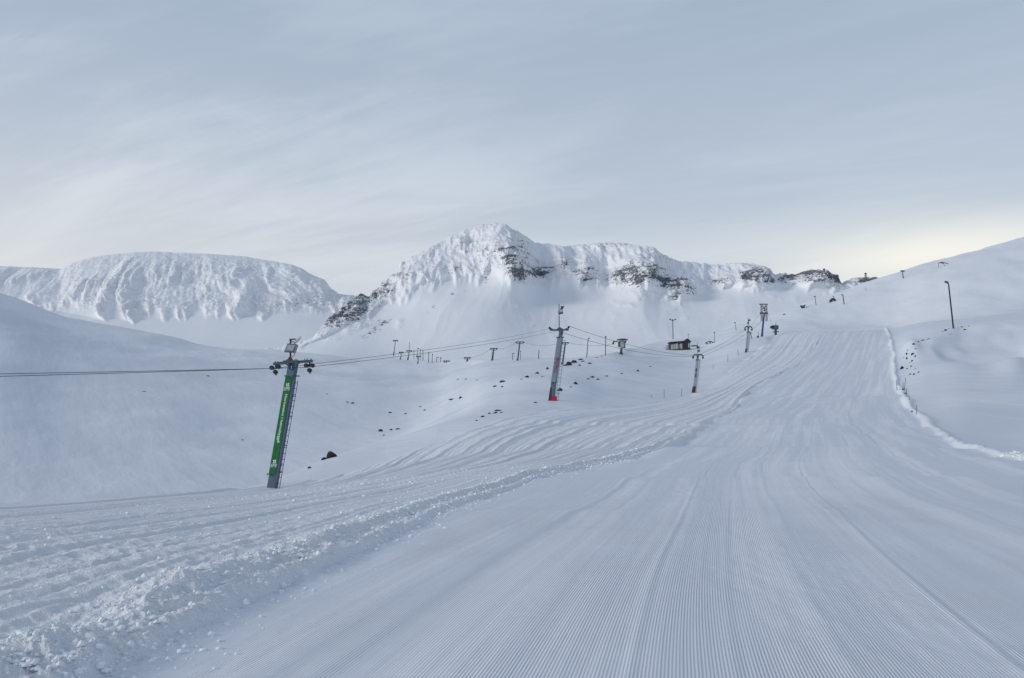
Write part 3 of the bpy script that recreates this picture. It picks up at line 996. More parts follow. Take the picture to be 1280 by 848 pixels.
def green_tower():
    S = Site(340.5, 610)
    p, s = S.p, S.s
    t = thing("lift_tower", S.loc, "nearest lift tower carrying a long green banner and a ladder, leaning right over the snow", "lift tower", "towers of the near ski lift")
    yaw = R(-15)
    w = 9.6 * s
    up = 0
    b0, b1 = p(338.9, 618), p(364.2, 452)
    MB().sq(b0, b1, w, w, yaw, w, w).build("column", M_BLUEGREY, t)
    # side face is a lighter steel: a cover plate on it
    from mathutils import Vector
    nf = Vector((math.sin(yaw), -math.cos(yaw), 0))     # out of the banner face
    ns = Vector((math.cos(yaw), math.sin(yaw), 0))      # along the face, to the right

    def axis(f):
        return Vector(b0).lerp(Vector(b1), f)

    def onface(x, f, out_):
        return tuple(axis(f) + nf * (w / 2 + out_) + ns * x)
    vf0, vf1 = 618 - 592.5, 618 - 471
    f0, f1 = vf0 / 166.0, vf1 / 166.0
    hw = w * 0.50
    bn = MB()
    bn.quadbox([onface(-hw, f0, .045), onface(-hw, f0, .012), onface(hw, f0, .012), onface(hw, f0, .045),
                onface(-hw, f1, .045), onface(-hw, f1, .012), onface(hw, f1, .012), onface(hw, f1, .045)])
    ban = bn.build("banner", M_GREEN, t)
    L = (Vector(b1) - Vector(b0)).length
    dirv = (Vector(b1) - Vector(b0)).normalized()

    def placer(fc, xoff=0.0, rot=True):
        c = axis(fc) + nf * (w / 2 + .052) + ns * xoff

        def pl(x, y, tot):
            if rot:     # reads downwards
                q_ = c + dirv * (-(x - tot / 2) * (61 * s / tot)) + ns * (y - 1.3 * s)
            else:
                q_ = c + ns * (x - tot / 2) + dirv * y
            return tuple(q_)
        return pl

    def ff(v):
        return (618 - v) / 166.0
    text_part("Hornsteinn í heimabyggð", 3.3 * s, ban, M_WHITE, placer(ff(523.5), 0.6 * s, True), bold=0.016)
    me_scale = None
    for vc in (488.5, 584.0):
        text_part("SPS", 4.3 * s, ban, M_WHITE, placer(ff(vc), 0.2 * s, False), bold=0.01, shear=0.3)
        cl = MB()
        c = axis(ff(vc - 7.0)) + nf * (w / 2 + .052) + ns * (0.4 * s)
        for k in range(4):
            a = R(45 + 90 * k + 12)
            lc = c + ns * (math.cos(a) * 1.55 * s) + dirv * (math.sin(a) * 1.55 * s)
            base = len(cl.v)
            for j in range(10):
                tt = 2 * math.pi * j / 10
                cl.v.append(tuple(lc + ns * (1.0 * s * math.cos(tt)) + dirv * (1.0 * s * math.sin(tt))))
            cl.f.append(tuple(base + j for j in range(10)))
        base = len(cl.v)
        cl.v += [tuple(c + ns * 0.1 * s), tuple(c + ns * 1.2 * s - dirv * 3.0 * s), tuple(c + ns * 1.7 * s - dirv * 2.8 * s), tuple(c + ns * 0.6 * s)]
        cl.f.append((base, base + 1, base + 2, base + 3))
        cl.build("clover_emblem", M_WHITE, ban)
    # cover strip on the narrow side
    ss = MB()
    o_ = w * 0.5

    def onside(y, f, out_):
        return tuple(axis(f) + ns * (w / 2 + out_) + nf * y)
    ss.quadbox([onside(-o_ * .9, 0.03, .03), onside(-o_ * .9, 0.03, .0), onside(o_ * .9, 0.03, .0), onside(o_ * .9, 0.03, .03),
                onside(-o_ * .9, .86, .03), onside(-o_ * .9, .86, .0), onside(o_ * .9, .86, .0), onside(o_ * .9, .86, .03)])
    ss.build("side_plate", M_SIDE, t)
    ladder(t, p(345.4, 616, -0.05), p(366.9, 476, -0.05), (3.4 * s, -0.0, 0), 19, 0.018, M_LILAC)
    for fr in (0.18, 0.42, 0.68, 0.86):
        q_ = Vector(p(345.4, 616, -0.05)).lerp(Vector(p(366.9, 476, -0.05)), fr)
        MB().rod(q_ + Vector((-3 * s, .1, 0)), q_ + Vector((3.9 * s, 0, 0)), .022, .022, 5).build("ladder_bracket", M_DARK, t)
    # clamps above and below the banner
    MB().box(p(355.5, 470.4, -0.30), (2.2 * s, .12, 1.2 * s)).build("banner_clamp", M_DARK, t)
    MB().box(p(369.5, 470.4, -0.1), (5.5 * s, .22, 1.3 * s)).build("banner_clamp", M_DARK, t)
    MB().box(p(335.8, 592.8, -0.25), (1.6 * s, .12, 1.8 * s)).build("banner_clamp", M_DARK, t)
    # cross arm
    a = MB()
    a.quadbox([p(339, 456.6, .16), p(353, 455.2, .2), p(353, 455.2, -.2), p(339, 456.6, -.16), p(339, 453.4, .16), p(353, 451.8, .2), p(353, 451.8, -.2), p(339, 453.4, -.16)])
    a.quadbox([p(353, 454.5, .24), p(371, 454.5, .24), p(371, 454.5, -.3), p(353, 454.5, -.3), p(352.5, 451.2, .24), p(371, 450.6, .24), p(371, 450.6, -.3), p(352.5, 451.2, -.3)])
    a.quadbox([p(371, 453.8, .2), p(388, 452.8, .16), p(388, 452.8, -.16), p(371, 453.8, -.2), p(371, 450.9, .2), p(388, 449.8, .16), p(388, 449.8, -.16), p(371, 450.9, -.2)])
    a.build("cross_arm", M_TEAL, t, bevel=0.01)
    for sgn, (xa, xb) in (("l", (353.0, 360.0)), ("r", (371.0, 367.0))):
        g = MB()
        g.v += [p(xa, 454, -.31), p(xb, 454, -.31), p(xb, 459.5, -.31), p(xa, 454, -.27), p(xb, 454, -.27), p(xb, 459.5, -.27)]
        g.f += [(0, 1, 2), (5, 4, 3), (0, 3, 4, 1), (1, 4, 5, 2), (2, 5, 3, 0)]
        g.build("gusset_plate", M_BLUEGREY, t)
    for uu, vv in ((341, 453.2), (344, 453), (351.6, 452), (354.5, 451.2), (366, 450.6), (368.2, 450.5), (378, 450.2), (381, 450), (386, 449.7)):
        MB().rod(p(uu, vv + .5), p(uu, vv - 1.7), .028, .028, 6).build("bolt", M_DARK, t)
    # sheave groups hanging on both ends
    for side, ws, hu_ in (("l", ((337.6, 460.0), (345.6, 458.8), (341.6, 465.2)), 342), ("r", ((380.8, 457.0), (388.4, 457.0), (384.6, 463.0)), 384.5)):
        hb = MB()
        hv = 455 if side == "l" else 452.5
        hb.box(p(hu_, hv + 2.3, 0), (1.6 * s, .14, 5.2 * s))
        hb.box(p(hu_ + .2, ws[0][1] + .6, 0), (9.0 * s, .10, 1.4 * s), ry=R(-6 if side == "l" else 0))
        hg = hb.build("sheave_hanger", M_DARK, t)
        for k, (wu, wv) in enumerate(ws):
            r_ = 2.75 * s
            c = p(wu, wv, -0.12 + 0.05 * k)
            o = MB().rod((c[0], c[1] - .11, c[2]), (c[0], c[1] + .11, c[2]), r_, r_, 16).build("sheave", M_BLACK, hg)
            MB().rod((c[0], c[1] - .16, c[2]), (c[0], c[1] + .13, c[2]), r_ * .35, r_ * .35, 8).build("hub", M_DARK, hg)
        MB().box(p(ws[2][0] + .6, ws[2][1] + 3.0, 0), (1.6 * s, .1, 2.4 * s), ry=R(15)).build("cable_guard", M_DARK, hg)
    # number plate
    nb = MB().box(p(363.2, 459.6, -w * .75 + .0), (6.2 * s, .03, 5.4 * s), ry=R(3)).build("number_plate", M_NAVY, t)
    cx, cy, cz = p(363.2, 459.6, -w * .75)
    text_part("1", 3.6 * s, nb, M_WHITE, lambda x, y, tot: (cx + x - tot / 2, cy - .02, cz - 1.8 * s + y), bold=0.01)
    # lamps above
    MB().quadbox([p(356, 451.2, .22), p(363.4, 451.2, .22), p(363.4, 451.2, -.22), p(356, 451.2, -.22), p(358.8, 446, .06), p(360.8, 446, .06), p(360.8, 446, -.06), p(358.8, 446, -.06)]).build("lamp_foot", M_RUST, t)
    MB().rod(p(359.9, 447), p(359.6, 423), .045, .045, 8).build("lamp_mast", M_RUST, t)
    lb = MB()
    lb.quadbox([p(354.6, 440.4, .05), p(366.4, 441.4, .05), p(366.4, 440.9, -.45), p(354.6, 439.9, -.45), p(357.4, 429.6, .25), p(368.8, 430.6, .25), p(368.6, 430.2, -.22), p(357.2, 429.2, -.22)])
    lamp = lb.build("floodlight", M_LAMP, t, bevel=.02)
    MB().quadbox([p(356.4, 438.6, -.463), p(365.4, 439.4, -.463), p(365.4, 439.4, -.475), p(356.4, 438.6, -.475), p(358.3, 431.0, -.275), p(367.5, 431.8, -.275), p(367.5, 431.8, -.287), p(358.3, 431.0, -.287)]).build("lens", M_LENS, lamp)
    MB().box(p(354.4, 439.8, -.1), (2.4 * s, .2, 1.2 * s)).build("hinge", M_DARK, lamp)
    l2 = MB()
    l2.quadbox([p(364.6, 429.6, .12), p(370.8, 424.4, .12), p(370.8, 424.4, -.22), p(364.6, 429.6, -.22), p(364.0, 423.6, .2), p(373.8, 417.4, .2), p(375.2, 419.6, -.14), p(365.4, 426.0, -.14)])
    lam2 = l2.build("floodlight", M_LENS, t, bevel=.02)
    MB().box(p(362.0, 424.0, 0), (7.2 * s, .14, 1.4 * s), ry=R(-12)).box(p(361.6, 427.0, 0), (4.6 * s, .12, 1.1 * s)).build("lamp_bracket", M_DARK, t)
    MB().path([p(365, 441, -.05), p(365.4, 444, -.05), p(363.4, 445.8, -.05), p(361.5, 444.6, -.05)], .015, 5).build("lamp_cable", M_BLACK, t)
    return S


def tower_two():
    S = Site(688.5, 501)
    p, s = S.p, S.s
    t = thing("lift_tower", S.loc, "grey lift tower with red vertical lettering and a bright red pad at its foot", "lift tower", "towers of the near ski lift")
    w = 5.6 * s
    MB().sq(p(689.0, 506), p(692.4, 478.5), w * 1.0, w * 1.0, R(-20)).build("lower_column", M_BLUEGREY, t)
    MB().sq(p(692.4, 478.6), p(700.7, 421), w * 1.08, w * 1.08, R(-20), w, w).build("clad_column", M_GALV, t)
    MB().sq(p(700.7, 421.2), p(702.3, 411.8), w * .72, w * .72, R(-20), w * .8, w * .8).build("upper_column", M_BLUEGREY, t)
    for vv, uu, ww in ((421.6, 700.4, 9.5), (449, 697.0, 6.6), (465.5, 694.4, 6.6), (478.4, 692.6, 7.2)):
        MB().box(p(uu, vv, 0), (ww * s, w * 1.25, .9 * s)).build("collar", M_TEAL if vv in (421.6, 478.4) else M_SIDE, t)
    MB().quadbox([p(685, 503, .3), p(689, 503, .3), p(689, 503, -.3), p(685, 503, -.3), p(687.8, 484.5, .25), p(689.8, 484.5, .25), p(689.8, 484.5, -.25), p(687.8, 484.5, -.25)]).build("foot_brace", M_DARK, t)
    MB().box(p(692.7, 498.9, -.35), (6.6 * s, .55, 6.6 * s)).build("foot_pad", M_RED, t, bevel=.04)
    ladder(t, p(694.2, 503, -.2), p(703.6, 424, -.2), (3.2 * s, 0, 0), 17, .028, M_SIDE)
    # arm
    a = MB()
    a.quadbox([p(687.5, 413.3, .2), p(711.3, 413.0, .2), p(711.3, 413.0, -.2), p(687.5, 413.3, -.2), p(687.5, 411.5, .2), p(711.3, 411.2, .2), p(711.3, 411.2, -.2), p(687.5, 411.5, -.2)])
    a.quadbox([p(695.5, 412.2, .3), p(705.5, 412.2, .3), p(705.5, 412.2, -.3), p(695.5, 412.2, -.3), p(698.4, 409.2, .2), p(701.2, 409.2, .2), p(701.2, 409.2, -.2), p(698.4, 409.2, -.2)])
    a.build("cross_arm", M_TEAL, t)
    for cu_, cv_ in ((687.3, 409.8), (711.2, 408.9)):
        c = p(cu_, cv_)
        MB().rod((c[0], -.14, c[2]), (c[0], .14, c[2]), 1.45 * s, 1.45 * s, 14).build("sheave", M_BLACK, t)
        sg = 1 if cu_ < 700 else -1
        MB().box(p(cu_ + sg * 1.9, 411.3), (3.6 * s, .2, 2.4 * s)).build("sheave_hanger", M_DARK, t)
    MB().rod(p(699.4, 411), p(699.3, 379), .075, .06, 8).build("lamp_mast", M_GALV, t)
    l = MB().box(p(701.2, 390.0, -.05), (5.8 * s, .4, 4.4 * s), ry=R(-8)).build("floodlight", M_DARK, t, bevel=.03)
    MB().box(p(701.2, 389.2, -.27), (4.6 * s, .04, 2.2 * s), ry=R(-8)).build("lens", M_LENS, l)
    MB().quadbox([p(700.6, 386.8, .2), p(704.0, 386.3, .2), p(704.0, 386.3, -.2), p(700.6, 386.8, -.2), p(701.8, 382.3, .15), p(705.8, 382.0, .15), p(705.8, 382.0, -.15), p(701.8, 382.3, -.15)]).build("floodlight", M_DARK, t)
    # red lettering down the column
    from mathutils import Vector
    c = Vector(p(695.6, 455.5, -w * .5 - .16))
    d = (Vector(p(700.7, 421)) - Vector(p(692.4, 478.6))).normalized()
    ax = Vector((math.cos(R(-20)), math.sin(R(-20)), 0))
    text_part("VÍFILFELL", 3.3 * s, t, M_REDTXT, lambda x, y, tot: tuple(c + d * (-(x - tot / 2) * (19 * s / max(tot, .1))) + ax * (y - 1.6 * s)), bold=0.03)
    MB().box(p(702.1, 416.5, -w * .5), (1.6 * s, .03, 3 * s)).build("number_plate", M_NAVY, t)
    return S


def hook_tower(u0, v0, u1, v1, vc0, wpx, arm, mastv, lamps, label, letters=None, foot=None, Y=None):
    """white tower with two down-curved arms; (u0,v0) base, (u1,v1) arm centre"""
    S = Site(u0, v0, Y=Y)
    p, s = S.p, S.s
    t = thing("lift_tower", S.loc, label, "lift tower", "towers of the near ski lift")
    w = wpx * s

    def ax(v):
        f = (v0 - v) / (v0 - v1)
        return u0 + (u1 - u0) * f
    MB().sq(p(ax(v0 + 3), v0 + 3), p(ax(vc0), vc0), w * .85, w * .85, R(-15)).build("lower_column", M_DARK, t)
    MB().sq(p(ax(vc0), vc0 + .1), p(ax(v1 + 5), v1 + 5), w * .95, w * .95, R(-15), w * 1.05, w * 1.05).build("clad_column", M_CLAD, t)
    MB().sq(p(ax(v1 + 5), v1 + 5.1), p(u1, v1), w * .6, w * .6, R(-15), w, w).build("upper_column", M_TEAL, t)
    MB().box(p(ax(v1 + 6.5), v1 + 6.5), (w * 1.3, w * 1.3, 1.0 * s)).build("collar", M_TEAL, t)
    MB().box(p(ax(vc0), vc0), (w * 1.25, w * 1.25, .8 * s)).build("collar", M_TEAL, t)
    for sg in (-1, 1):
        pts = [p(u1, v1 + .3), p(u1 + sg * arm * .45, v1 - .4), p(u1 + sg * arm * .78, v1 + .2), p(u1 + sg * arm * .97, v1 + 1.7), p(u1 + sg * arm, v1 + 3.6), p(u1 + sg * arm * .85, v1 + 4.9)]
        MB().path(pts, .75 * s, 8).build("hooked_arm", M_TEAL, t)
        c = p(u1 + sg * arm * .92, v1 + 3.4)
        MB().rod((c[0], -.15, c[2]), (c[0], .15, c[2]), 1.0 * s, 1.0 * s, 12).build("sheave", M_BLACK, t)
    MB().rod(p(u1 - .2, v1), p(u1 - .2, mastv), .35 * s, .22 * s, 6).build("lamp_mast", M_DARK, t)
    for (lu, lv, lw, lh, rot) in lamps:
        MB().box(p(lu, lv, -.1), (lw * s, .35, lh * s), ry=R(rot)).build("floodlight", M_TEAL, t)
    if foot:
        fo = MB()
        fo.quadbox([p(u0 - foot * .75, v0 + 1.5, .3), p(u0 + foot * .35, v0 + .5, .3), p(u0 + foot * .35, v0 + .5, -.35), p(u0 - foot * .75, v0 + 1.5, -.35),
                    p(u0 - foot * .35, v0 - 6.5, .25), p(u0 + foot * .6, v0 - 6.8, .25), p(u0 + foot * .6, v0 - 6.8, -.3), p(u0 - foot * .35, v0 - 6.5, -.3)])
        fo.build("foot_pad", M_DRED, t)
    else:
        MB().quadbox([p(u0 - 2.2, v0 + 1, .2), p(u0 + .4, v0 + 1, .2), p(u0 + .4, v0 + 1, -.2), p(u0 - 2.2, v0 + 1, -.2),
                      p(u0 - .2, v0 - 5, .2), p(u0 + 1.2, v0 - 5, .2), p(u0 + 1.2, v0 - 5, -.2), p(u0 - .2, v0 - 5, -.2)]).build("foot_brace", M_DARK, t)
    if letters:
        from mathutils import Vector
        vc = (v0 + v1) / 2 - 1
        c = Vector(p(ax(vc), vc, -w * .62))
        d = (Vector(p(u1, v1)) - Vector(p(u0, v0))).normalized()
        text_part(letters, 1.9 * s, t, M_BLACK, lambda x, y, tot: tuple(c + d * (-(x - tot / 2) * (11.5 * s / max(tot, .1))) + Vector((1, 0, 0)) * (y - .9 * s)), bold=0.04)
    ladder(t, p(ax(v0 - 2) + wpx * .5, v0, -.1), p(u1 + wpx * .55, v1 + 6, -.1), (1.1 * s, 0, 0), 12, .22 * s, M_SIDE)
    return S


ST1 = green_tower()
ST2 = tower_two()
ST3 = hook_tower(867.2, 491, 873.2, 443.6, 483.5, 3.1, 6.6, 428, [(868.6, 432.4, 7.5, 1.7, -3), (873.4, 434.2, 3.6, 2.6, 8), (874.2, 438.6, 3.0, 2.4, -25)],
                 "white lift tower with black lettering and a worn red foot beside the ploughed snow", "sjóvá", 3.7)
ST4 = hook_tower(932.6, 441, 936.2, 408.6, 436.5, 2.3, 4.6, 397.4, [(937.3, 400.4, 2.6, 2.2, -20), (935.8, 403.8, 2.0, 2.6, 5)],
                 "slim pale lift tower at the left edge of the steep upper piste", None, None)


def lattice_tower():
    S = Site(952.4, 421)
    p, s = S.p, S.s
    t = thing("lift_tower", S.loc, "blue lift tower with a lattice frame around its head at the top of the piste", "lift tower", "towers of the near ski lift")
    MB().sq(p(952.0, 423), p(955.9, 392), 2.4 * s, 2.4 * s, R(-15), 1.9 * s, 1.9 * s).build("column", M_BLUE, t)
    MB().quadbox([p(950.8, 422.4, .3), p(953.6, 422.4, .3), p(953.6, 422.4, -.3), p(950.8, 422.4, -.3), p(952, 416.5, .2), p(954, 416.5, .2), p(954, 416.5, -.2), p(952, 416.5, -.2)]).build("foot_brace", M_DARK, t)
    for uu in (952.6, 958.6):
        fr = MB()
        for du in (-.75, .75):
            for d in (-.45, .45):
                fr.rod(p(uu + du, 401.5, d), p(uu + du, 380, d), .22 * s, .22 * s, 5)
        k = 0
        v = 401.0
        while v > 382:
            fr.rod(p(uu - .75, v, -.45), p(uu + .75, v - 3, -.45), .16 * s, .16 * s, 4)
            fr.rod(p(uu - .75, v, -.45), p(uu + .75, v, -.45), .16 * s, .16 * s, 4)
            v -= 3
        fr.build("lattice_frame", M_DARK, t)
    MB().box(p(955.2, 380.2), (10.6 * s, .8, .9 * s)).box(p(955.4, 382.8), (6 * s, .4, .6 * s)).build("top_bar", M_DARK, t)
    MB().box(p(955.4, 391.4), (9.4 * s, .7, 1.5 * s)).build("cross_arm", M_DARK, t)
    MB().box(p(955.8, 385.2), (2.2 * s, .5, 2.0 * s), ry=R(20)).build("floodlight", M_DARK, t)
    MB().box(p(956.2, 388.0), (1.6 * s, .5, 2.2 * s), ry=R(-15)).build("floodlight", M_DARK, t)
    for uu in (951.2, 959.6):
        c = p(uu, 391.5)
        MB().rod((c[0], -.15, c[2]), (c[0], .15, c[2]), 1.0 * s, 1.0 * s, 12).build("sheave", M_BLACK, t)
    return S


ST5 = lattice_tower()


def green_mast():
    S = Site(969.6, 419)
    p, s = S.p, S.s
    t = thing("drive_unit", S.loc, "squat dark green lift unit on a short post at the piste brow", "lift machinery")
    MB().sq(p(969.6, 421), p(969.6, 411), 2.6 * s, 2.6 * s).build("post", M_TEAL, t)
    MB().box(p(969.2, 409.4), (7.4 * s, 1.2, 5.0 * s)).build("housing", M_TEAL, t, bevel=.1)
    MB().box(p(970.0, 414.9), (7.4 * s, .5, 1.0 * s), ry=R(-5)).build("cross_arm", M_TEAL, t)
    MB().rod(p(970.0, 407), p(970.2, 403.2), .35 * s, .25 * s, 6).build("antenna", M_DARK, t)
    MB().rod(p(965.0, 409, -.6), p(965.0, 409, .6), 1.8 * s, 1.8 * s, 12).build("sheave", M_BLACK, t)
    return S


ST6 = green_mast()


# ------------------------------------------------------------------ cables of the first lift
def P3(u, v, Y):
    x, y, z = world_at(u, v, Y)
    return np.array([float(x), float(y), float(z)])


def cable(pts, sags, r, label, n=24, group="cables of the near ski lift"):
    mb = MB()
    for a, b, sg in zip(pts[:-1], pts[1:], sags):
        L = np.linalg.norm(b - a)
        prev = None
        for i in range(n + 1):
            f = i / n
            q_ = a * (1 - f) + b * f
            q_ = q_ - np.array([0, 0, sg * 4 * f * (1 - f)])
            if prev is not None:
                mb.rod(tuple(prev), tuple(q_), r, r, 5, cap=False)
            prev = q_
    return tag(mb.build("cable", M_CABLE), label, "cable", group)


Y1, Y2, Y3, Y4, Y5 = ST1.loc[1], ST2.loc[1], ST3.loc[1], ST4.loc[1], ST5.loc[1]
left_far = P3(-420, 474.5, Y1 * 0.62)
left_far2 = P3(-420, 481, Y1 * 0.62)
cable([left_far, P3(341, 460.8, Y1), P3(687.3, 411.0, Y2)], [0.02, 0.30], 0.014, "upper dark lift cable from the left edge past the green tower to the red-lettered one", 40)
cable([left_far2, P3(384.6, 459.4, Y1), P3(711.2, 410.2, Y2)], [0.03, 0.32], 0.014, "lower dark lift cable from the left edge past the green tower to the red-lettered one", 40)
cable([P3(687.3, 410.6, Y2), P3(867.4, 446.0, Y3)], [1.0], 0.026, "lower lift cable sagging from the red-lettered tower to the white hooked tower")
cable([P3(711.2, 407.8, Y2), P3(879.2, 445.0, Y3)], [0.9], 0.026, "upper lift cable sagging from the red-lettered tower to the white hooked tower")
cable([P3(867.4, 446.0, Y3), P3(932.0, 411.6, Y4)], [0.5], 0.028, "upper lift cable climbing from the white hooked tower to the slim pale tower")
cable([P3(879.2, 445.0, Y3), P3(940.4, 411.6, Y4)], [0.5], 0.028, "lower lift cable climbing from the white hooked tower to the slim pale tower")
cable([P3(932.0, 411.6, Y4), P3(951.2, 391.5, Y5)], [0.4], 0.026, "left lift cable from the slim pale tower up to the blue lattice tower")
cable([P3(940.4, 411.6, Y4), P3(959.6, 391.5, Y5)], [0.4], 0.026, "right lift cable from the slim pale tower up to the blue lattice tower")
cable([P3(959.6, 391.5, Y5), P3(966, 407.5, ST6.loc[1])], [0.3], 0.03, "short cable dropping from the blue lattice tower to the green unit")


# ------------------------------------------------------------------ second lift, poles, lamps
def t_tower(u0, v0, u1, v1, arm, wpx, mat, label, double=True, group="towers of the far ski lift", cage=False):
    S = Site(u0, v0)
    p, s = S.p, S.s
    t = thing("lift_tower", S.loc, label, "lift tower", group)
    MB().sq(p(u0, v0 + 3), p(u1, v1), wpx * s * 1.15, wpx * s, 0, wpx * s, wpx * s).build("column", mat, t)
    MB().box(p(u1, v1), (arm * 2 * s, .4, 1.0 * s)).build("cross_arm", M_DARK, t)
    if double:
        MB().box(p(u1, v1 + 2.0), (arm * 1.5 * s, .35, .6 * s)).build("lower_arm", M_DARK, t)
        for sg in (-1, 1):
            MB().rod(p(u1 + sg * arm, v1, 0), p(u1 + sg * arm * .72, v1 + 2.1, 0), .45 * s, .45 * s, 6).build("arm_strut", M_DARK, t)
    for sg in (-1, 1):
        c = p(u1 + sg * arm * .92, v1 + .4)
        MB().rod((c[0], -.2, c[2]), (c[0], .2, c[2]), .9 * s, .9 * s, 10).build("sheave", M_BLACK, t)
    MB().quadbox([p(u0 - wpx * 1.1, v0 + 1, .3), p(u0 + wpx, v0 + 1, .3), p(u0 + wpx, v0 + 1, -.3), p(u0 - wpx * 1.1, v0 + 1, -.3),
                  p(u0 - wpx * .4, v0 - 2.5, .2), p(u0 + wpx * .6, v0 - 2.5, .2), p(u0 + wpx * .6, v0 - 2.5, -.2), p(u0 - wpx * .4, v0 - 2.5, -.2)]).build("foot_brace", M_DARK, t)
    if cage:
        cg = MB()
        cg.rod(p(u0 - .4, v0 - 1), p(u0 - .4, v0 - 10), .25 * s, .25 * s, 5).rod(p(u0 - .4, v0 - 10), p(u0 + 1.4, v0 - 10), .25 * s, .25 * s, 5)
        cg.build("ladder", M_DARK, t)
    return S


A1 = t_tower(702.6, 455.8, 706.8, 428.4, 3.9, 1.9, M_TEAL, "dark T-shaped lift tower standing just right behind the red-lettered tower")
A2 = t_tower(646.7, 451, 649.9, 427.6, 5.0, 1.5, M_BLUE, "blue column lift tower with a wide dark arm left of the red-lettered tower")
A3 = t_tower(615.2, 450.8, 617.2, 435.8, 4.3, 1.7, M_TEAL, "short dark lift tower with a small ladder left of the blue one", cage=True)
A4 = t_tower(584.0, 452, 584.2, 447.2, 3.8, 1.6, M_TEAL, "lift tower of which only arms and stub show above the snow ridge")
A5 = t_tower(522.2, 455.2, 523.1, 445.4, 2.4, 0.9, M_DARK, "small dark lift tower lowest among the far poles on the pass", False)
A6 = t_tower(509.8, 449.4, 511.4, 438.6, 3.0, 0.9, M_DARK, "dark lift tower with a lamp mast rising above its arm on the far pass", False)
MB().rod(A6.p(511.4, 438.6), A6.p(511.8, 427.6), .3 * A6.s, .25 * A6.s, 6).build("lamp_mast", M_DARK, bpy.data.objects[[o.name for o in bpy.data.objects if o.get('label', '').startswith('dark lift tower with a lamp mast')][0]])
A7 = t_tower(500.4, 449.6, 501.6, 440.5, 2.3, 0.8, M_DARK, "small dark lift tower left of the one with a lamp mast", False)
A8 = t_tower(492.0, 442.6, 494.2, 425.8, 2.5, 0.7, M_STAKE, "thin pale lift tower leaning right, leftmost on the far pass", False)
A9 = t_tower(558.2, 453.4, 558.2, 451.4, 3.6, 1.2, M_STAKE, "low grey lift head barely clear of the snow, right of the far poles", True)


def slung(a, b, Ya, Yb, sag, label):
    return cable([P3(a[0], a[1], Ya), P3(b[0], b[1], Yb)], [sag], 0.035, label, 16, "cables of the far ski lift")


slung((588, 447.2), (613.5, 436.4), A4.loc[1], A3.loc[1], .6, "thin far cable between the snow-buried tower and the short ladder tower")
slung((621, 436.2), (645.2, 428.2), A3.loc[1], A2.loc[1], .6, "thin far cable between the short ladder tower and the blue column tower")
slung((654.5, 428.2), (703, 429.0), A2.loc[1], A1.loc[1], .8, "thin far cable between the blue column tower and the dark T tower")
slung((710.5, 429.0), (768, 430.6), A1.loc[1], 300, .5, "thin far cable from the dark T tower to the bullwheel station")


def station():
    S = Site(776.2, 443.2)
    p, s = S.p, S.s
    t = thing("lift_station", S.loc, "bullwheel lift station on a single column on the brow of the middle hill", "lift station")
    MB().sq(p(775.8, 446), p(777.0, 434), 2.9 * s, 2.9 * s, 0, 2.5 * s, 2.5 * s).build("column", M_TEAL, t)
    MB().quadbox([p(774, 445, .5), p(778.8, 445, .5), p(778.8, 445, -.5), p(774, 445, -.5), p(775, 440, .4), p(777.8, 440, .4), p(777.8, 440, -.4), p(775, 440, -.4)]).build("foot_brace", M_DARK, t)
    c = p(778.0, 424.9)
    bw_ = MB().rod((c[0], 0, c[2] - .55 * s), (c[0], 0, c[2] + .55 * s), 7.0 * s, 7.0 * s, 28).build("bullwheel", M_DARK, t)
    MB().rod((c[0], 0, c[2] + .4 * s), (c[0], 0, c[2] + 1.3 * s), 5.4 * s, 4.2 * s, 20).build("wheel_cover", M_LAMP, bw_)
    MB().box(p(778.4, 427.4), (9 * s, 1.6, 1.5 * s)).build("frame", M_TEAL, t)
    cb = MB().box(p(778.2, 431.8, -.7), (5.6 * s, 1.2, 8.0 * s)).build("cabinet", M_BOARD, t, bevel=.06)
    MB().box(p(778.3, 434.9, -1.33), (5.9 * s, .06, .7 * s)).box(p(780.6, 431.6, -1.33), (1.2 * s, .06, 7.8 * s)).build("cabinet_edge", M_DARK, t)
    MB().box(p(774.0, 430.6, -.2), (2.4 * s, 1.0, 7.0 * s)).build("motor", M_TEAL, t)
    MB().box(p(769.4, 427.0, 0), (5.4 * s, .5, 1.2 * s)).box(p(767.0, 428.6, 0), (1.6 * s, .5, 3.0 * s)).build("side_arm", M_DARK, t)
    for uu in (766.4, 781.4):
        cc = p(uu, 429.4 if uu < 770 else 428)
        MB().rod((cc[0], -.2, cc[2]), (cc[0], .2, cc[2]), 1.1 * s, 1.1 * s, 12).build("sheave", M_BLACK, t)
    return S


ST7 = station()


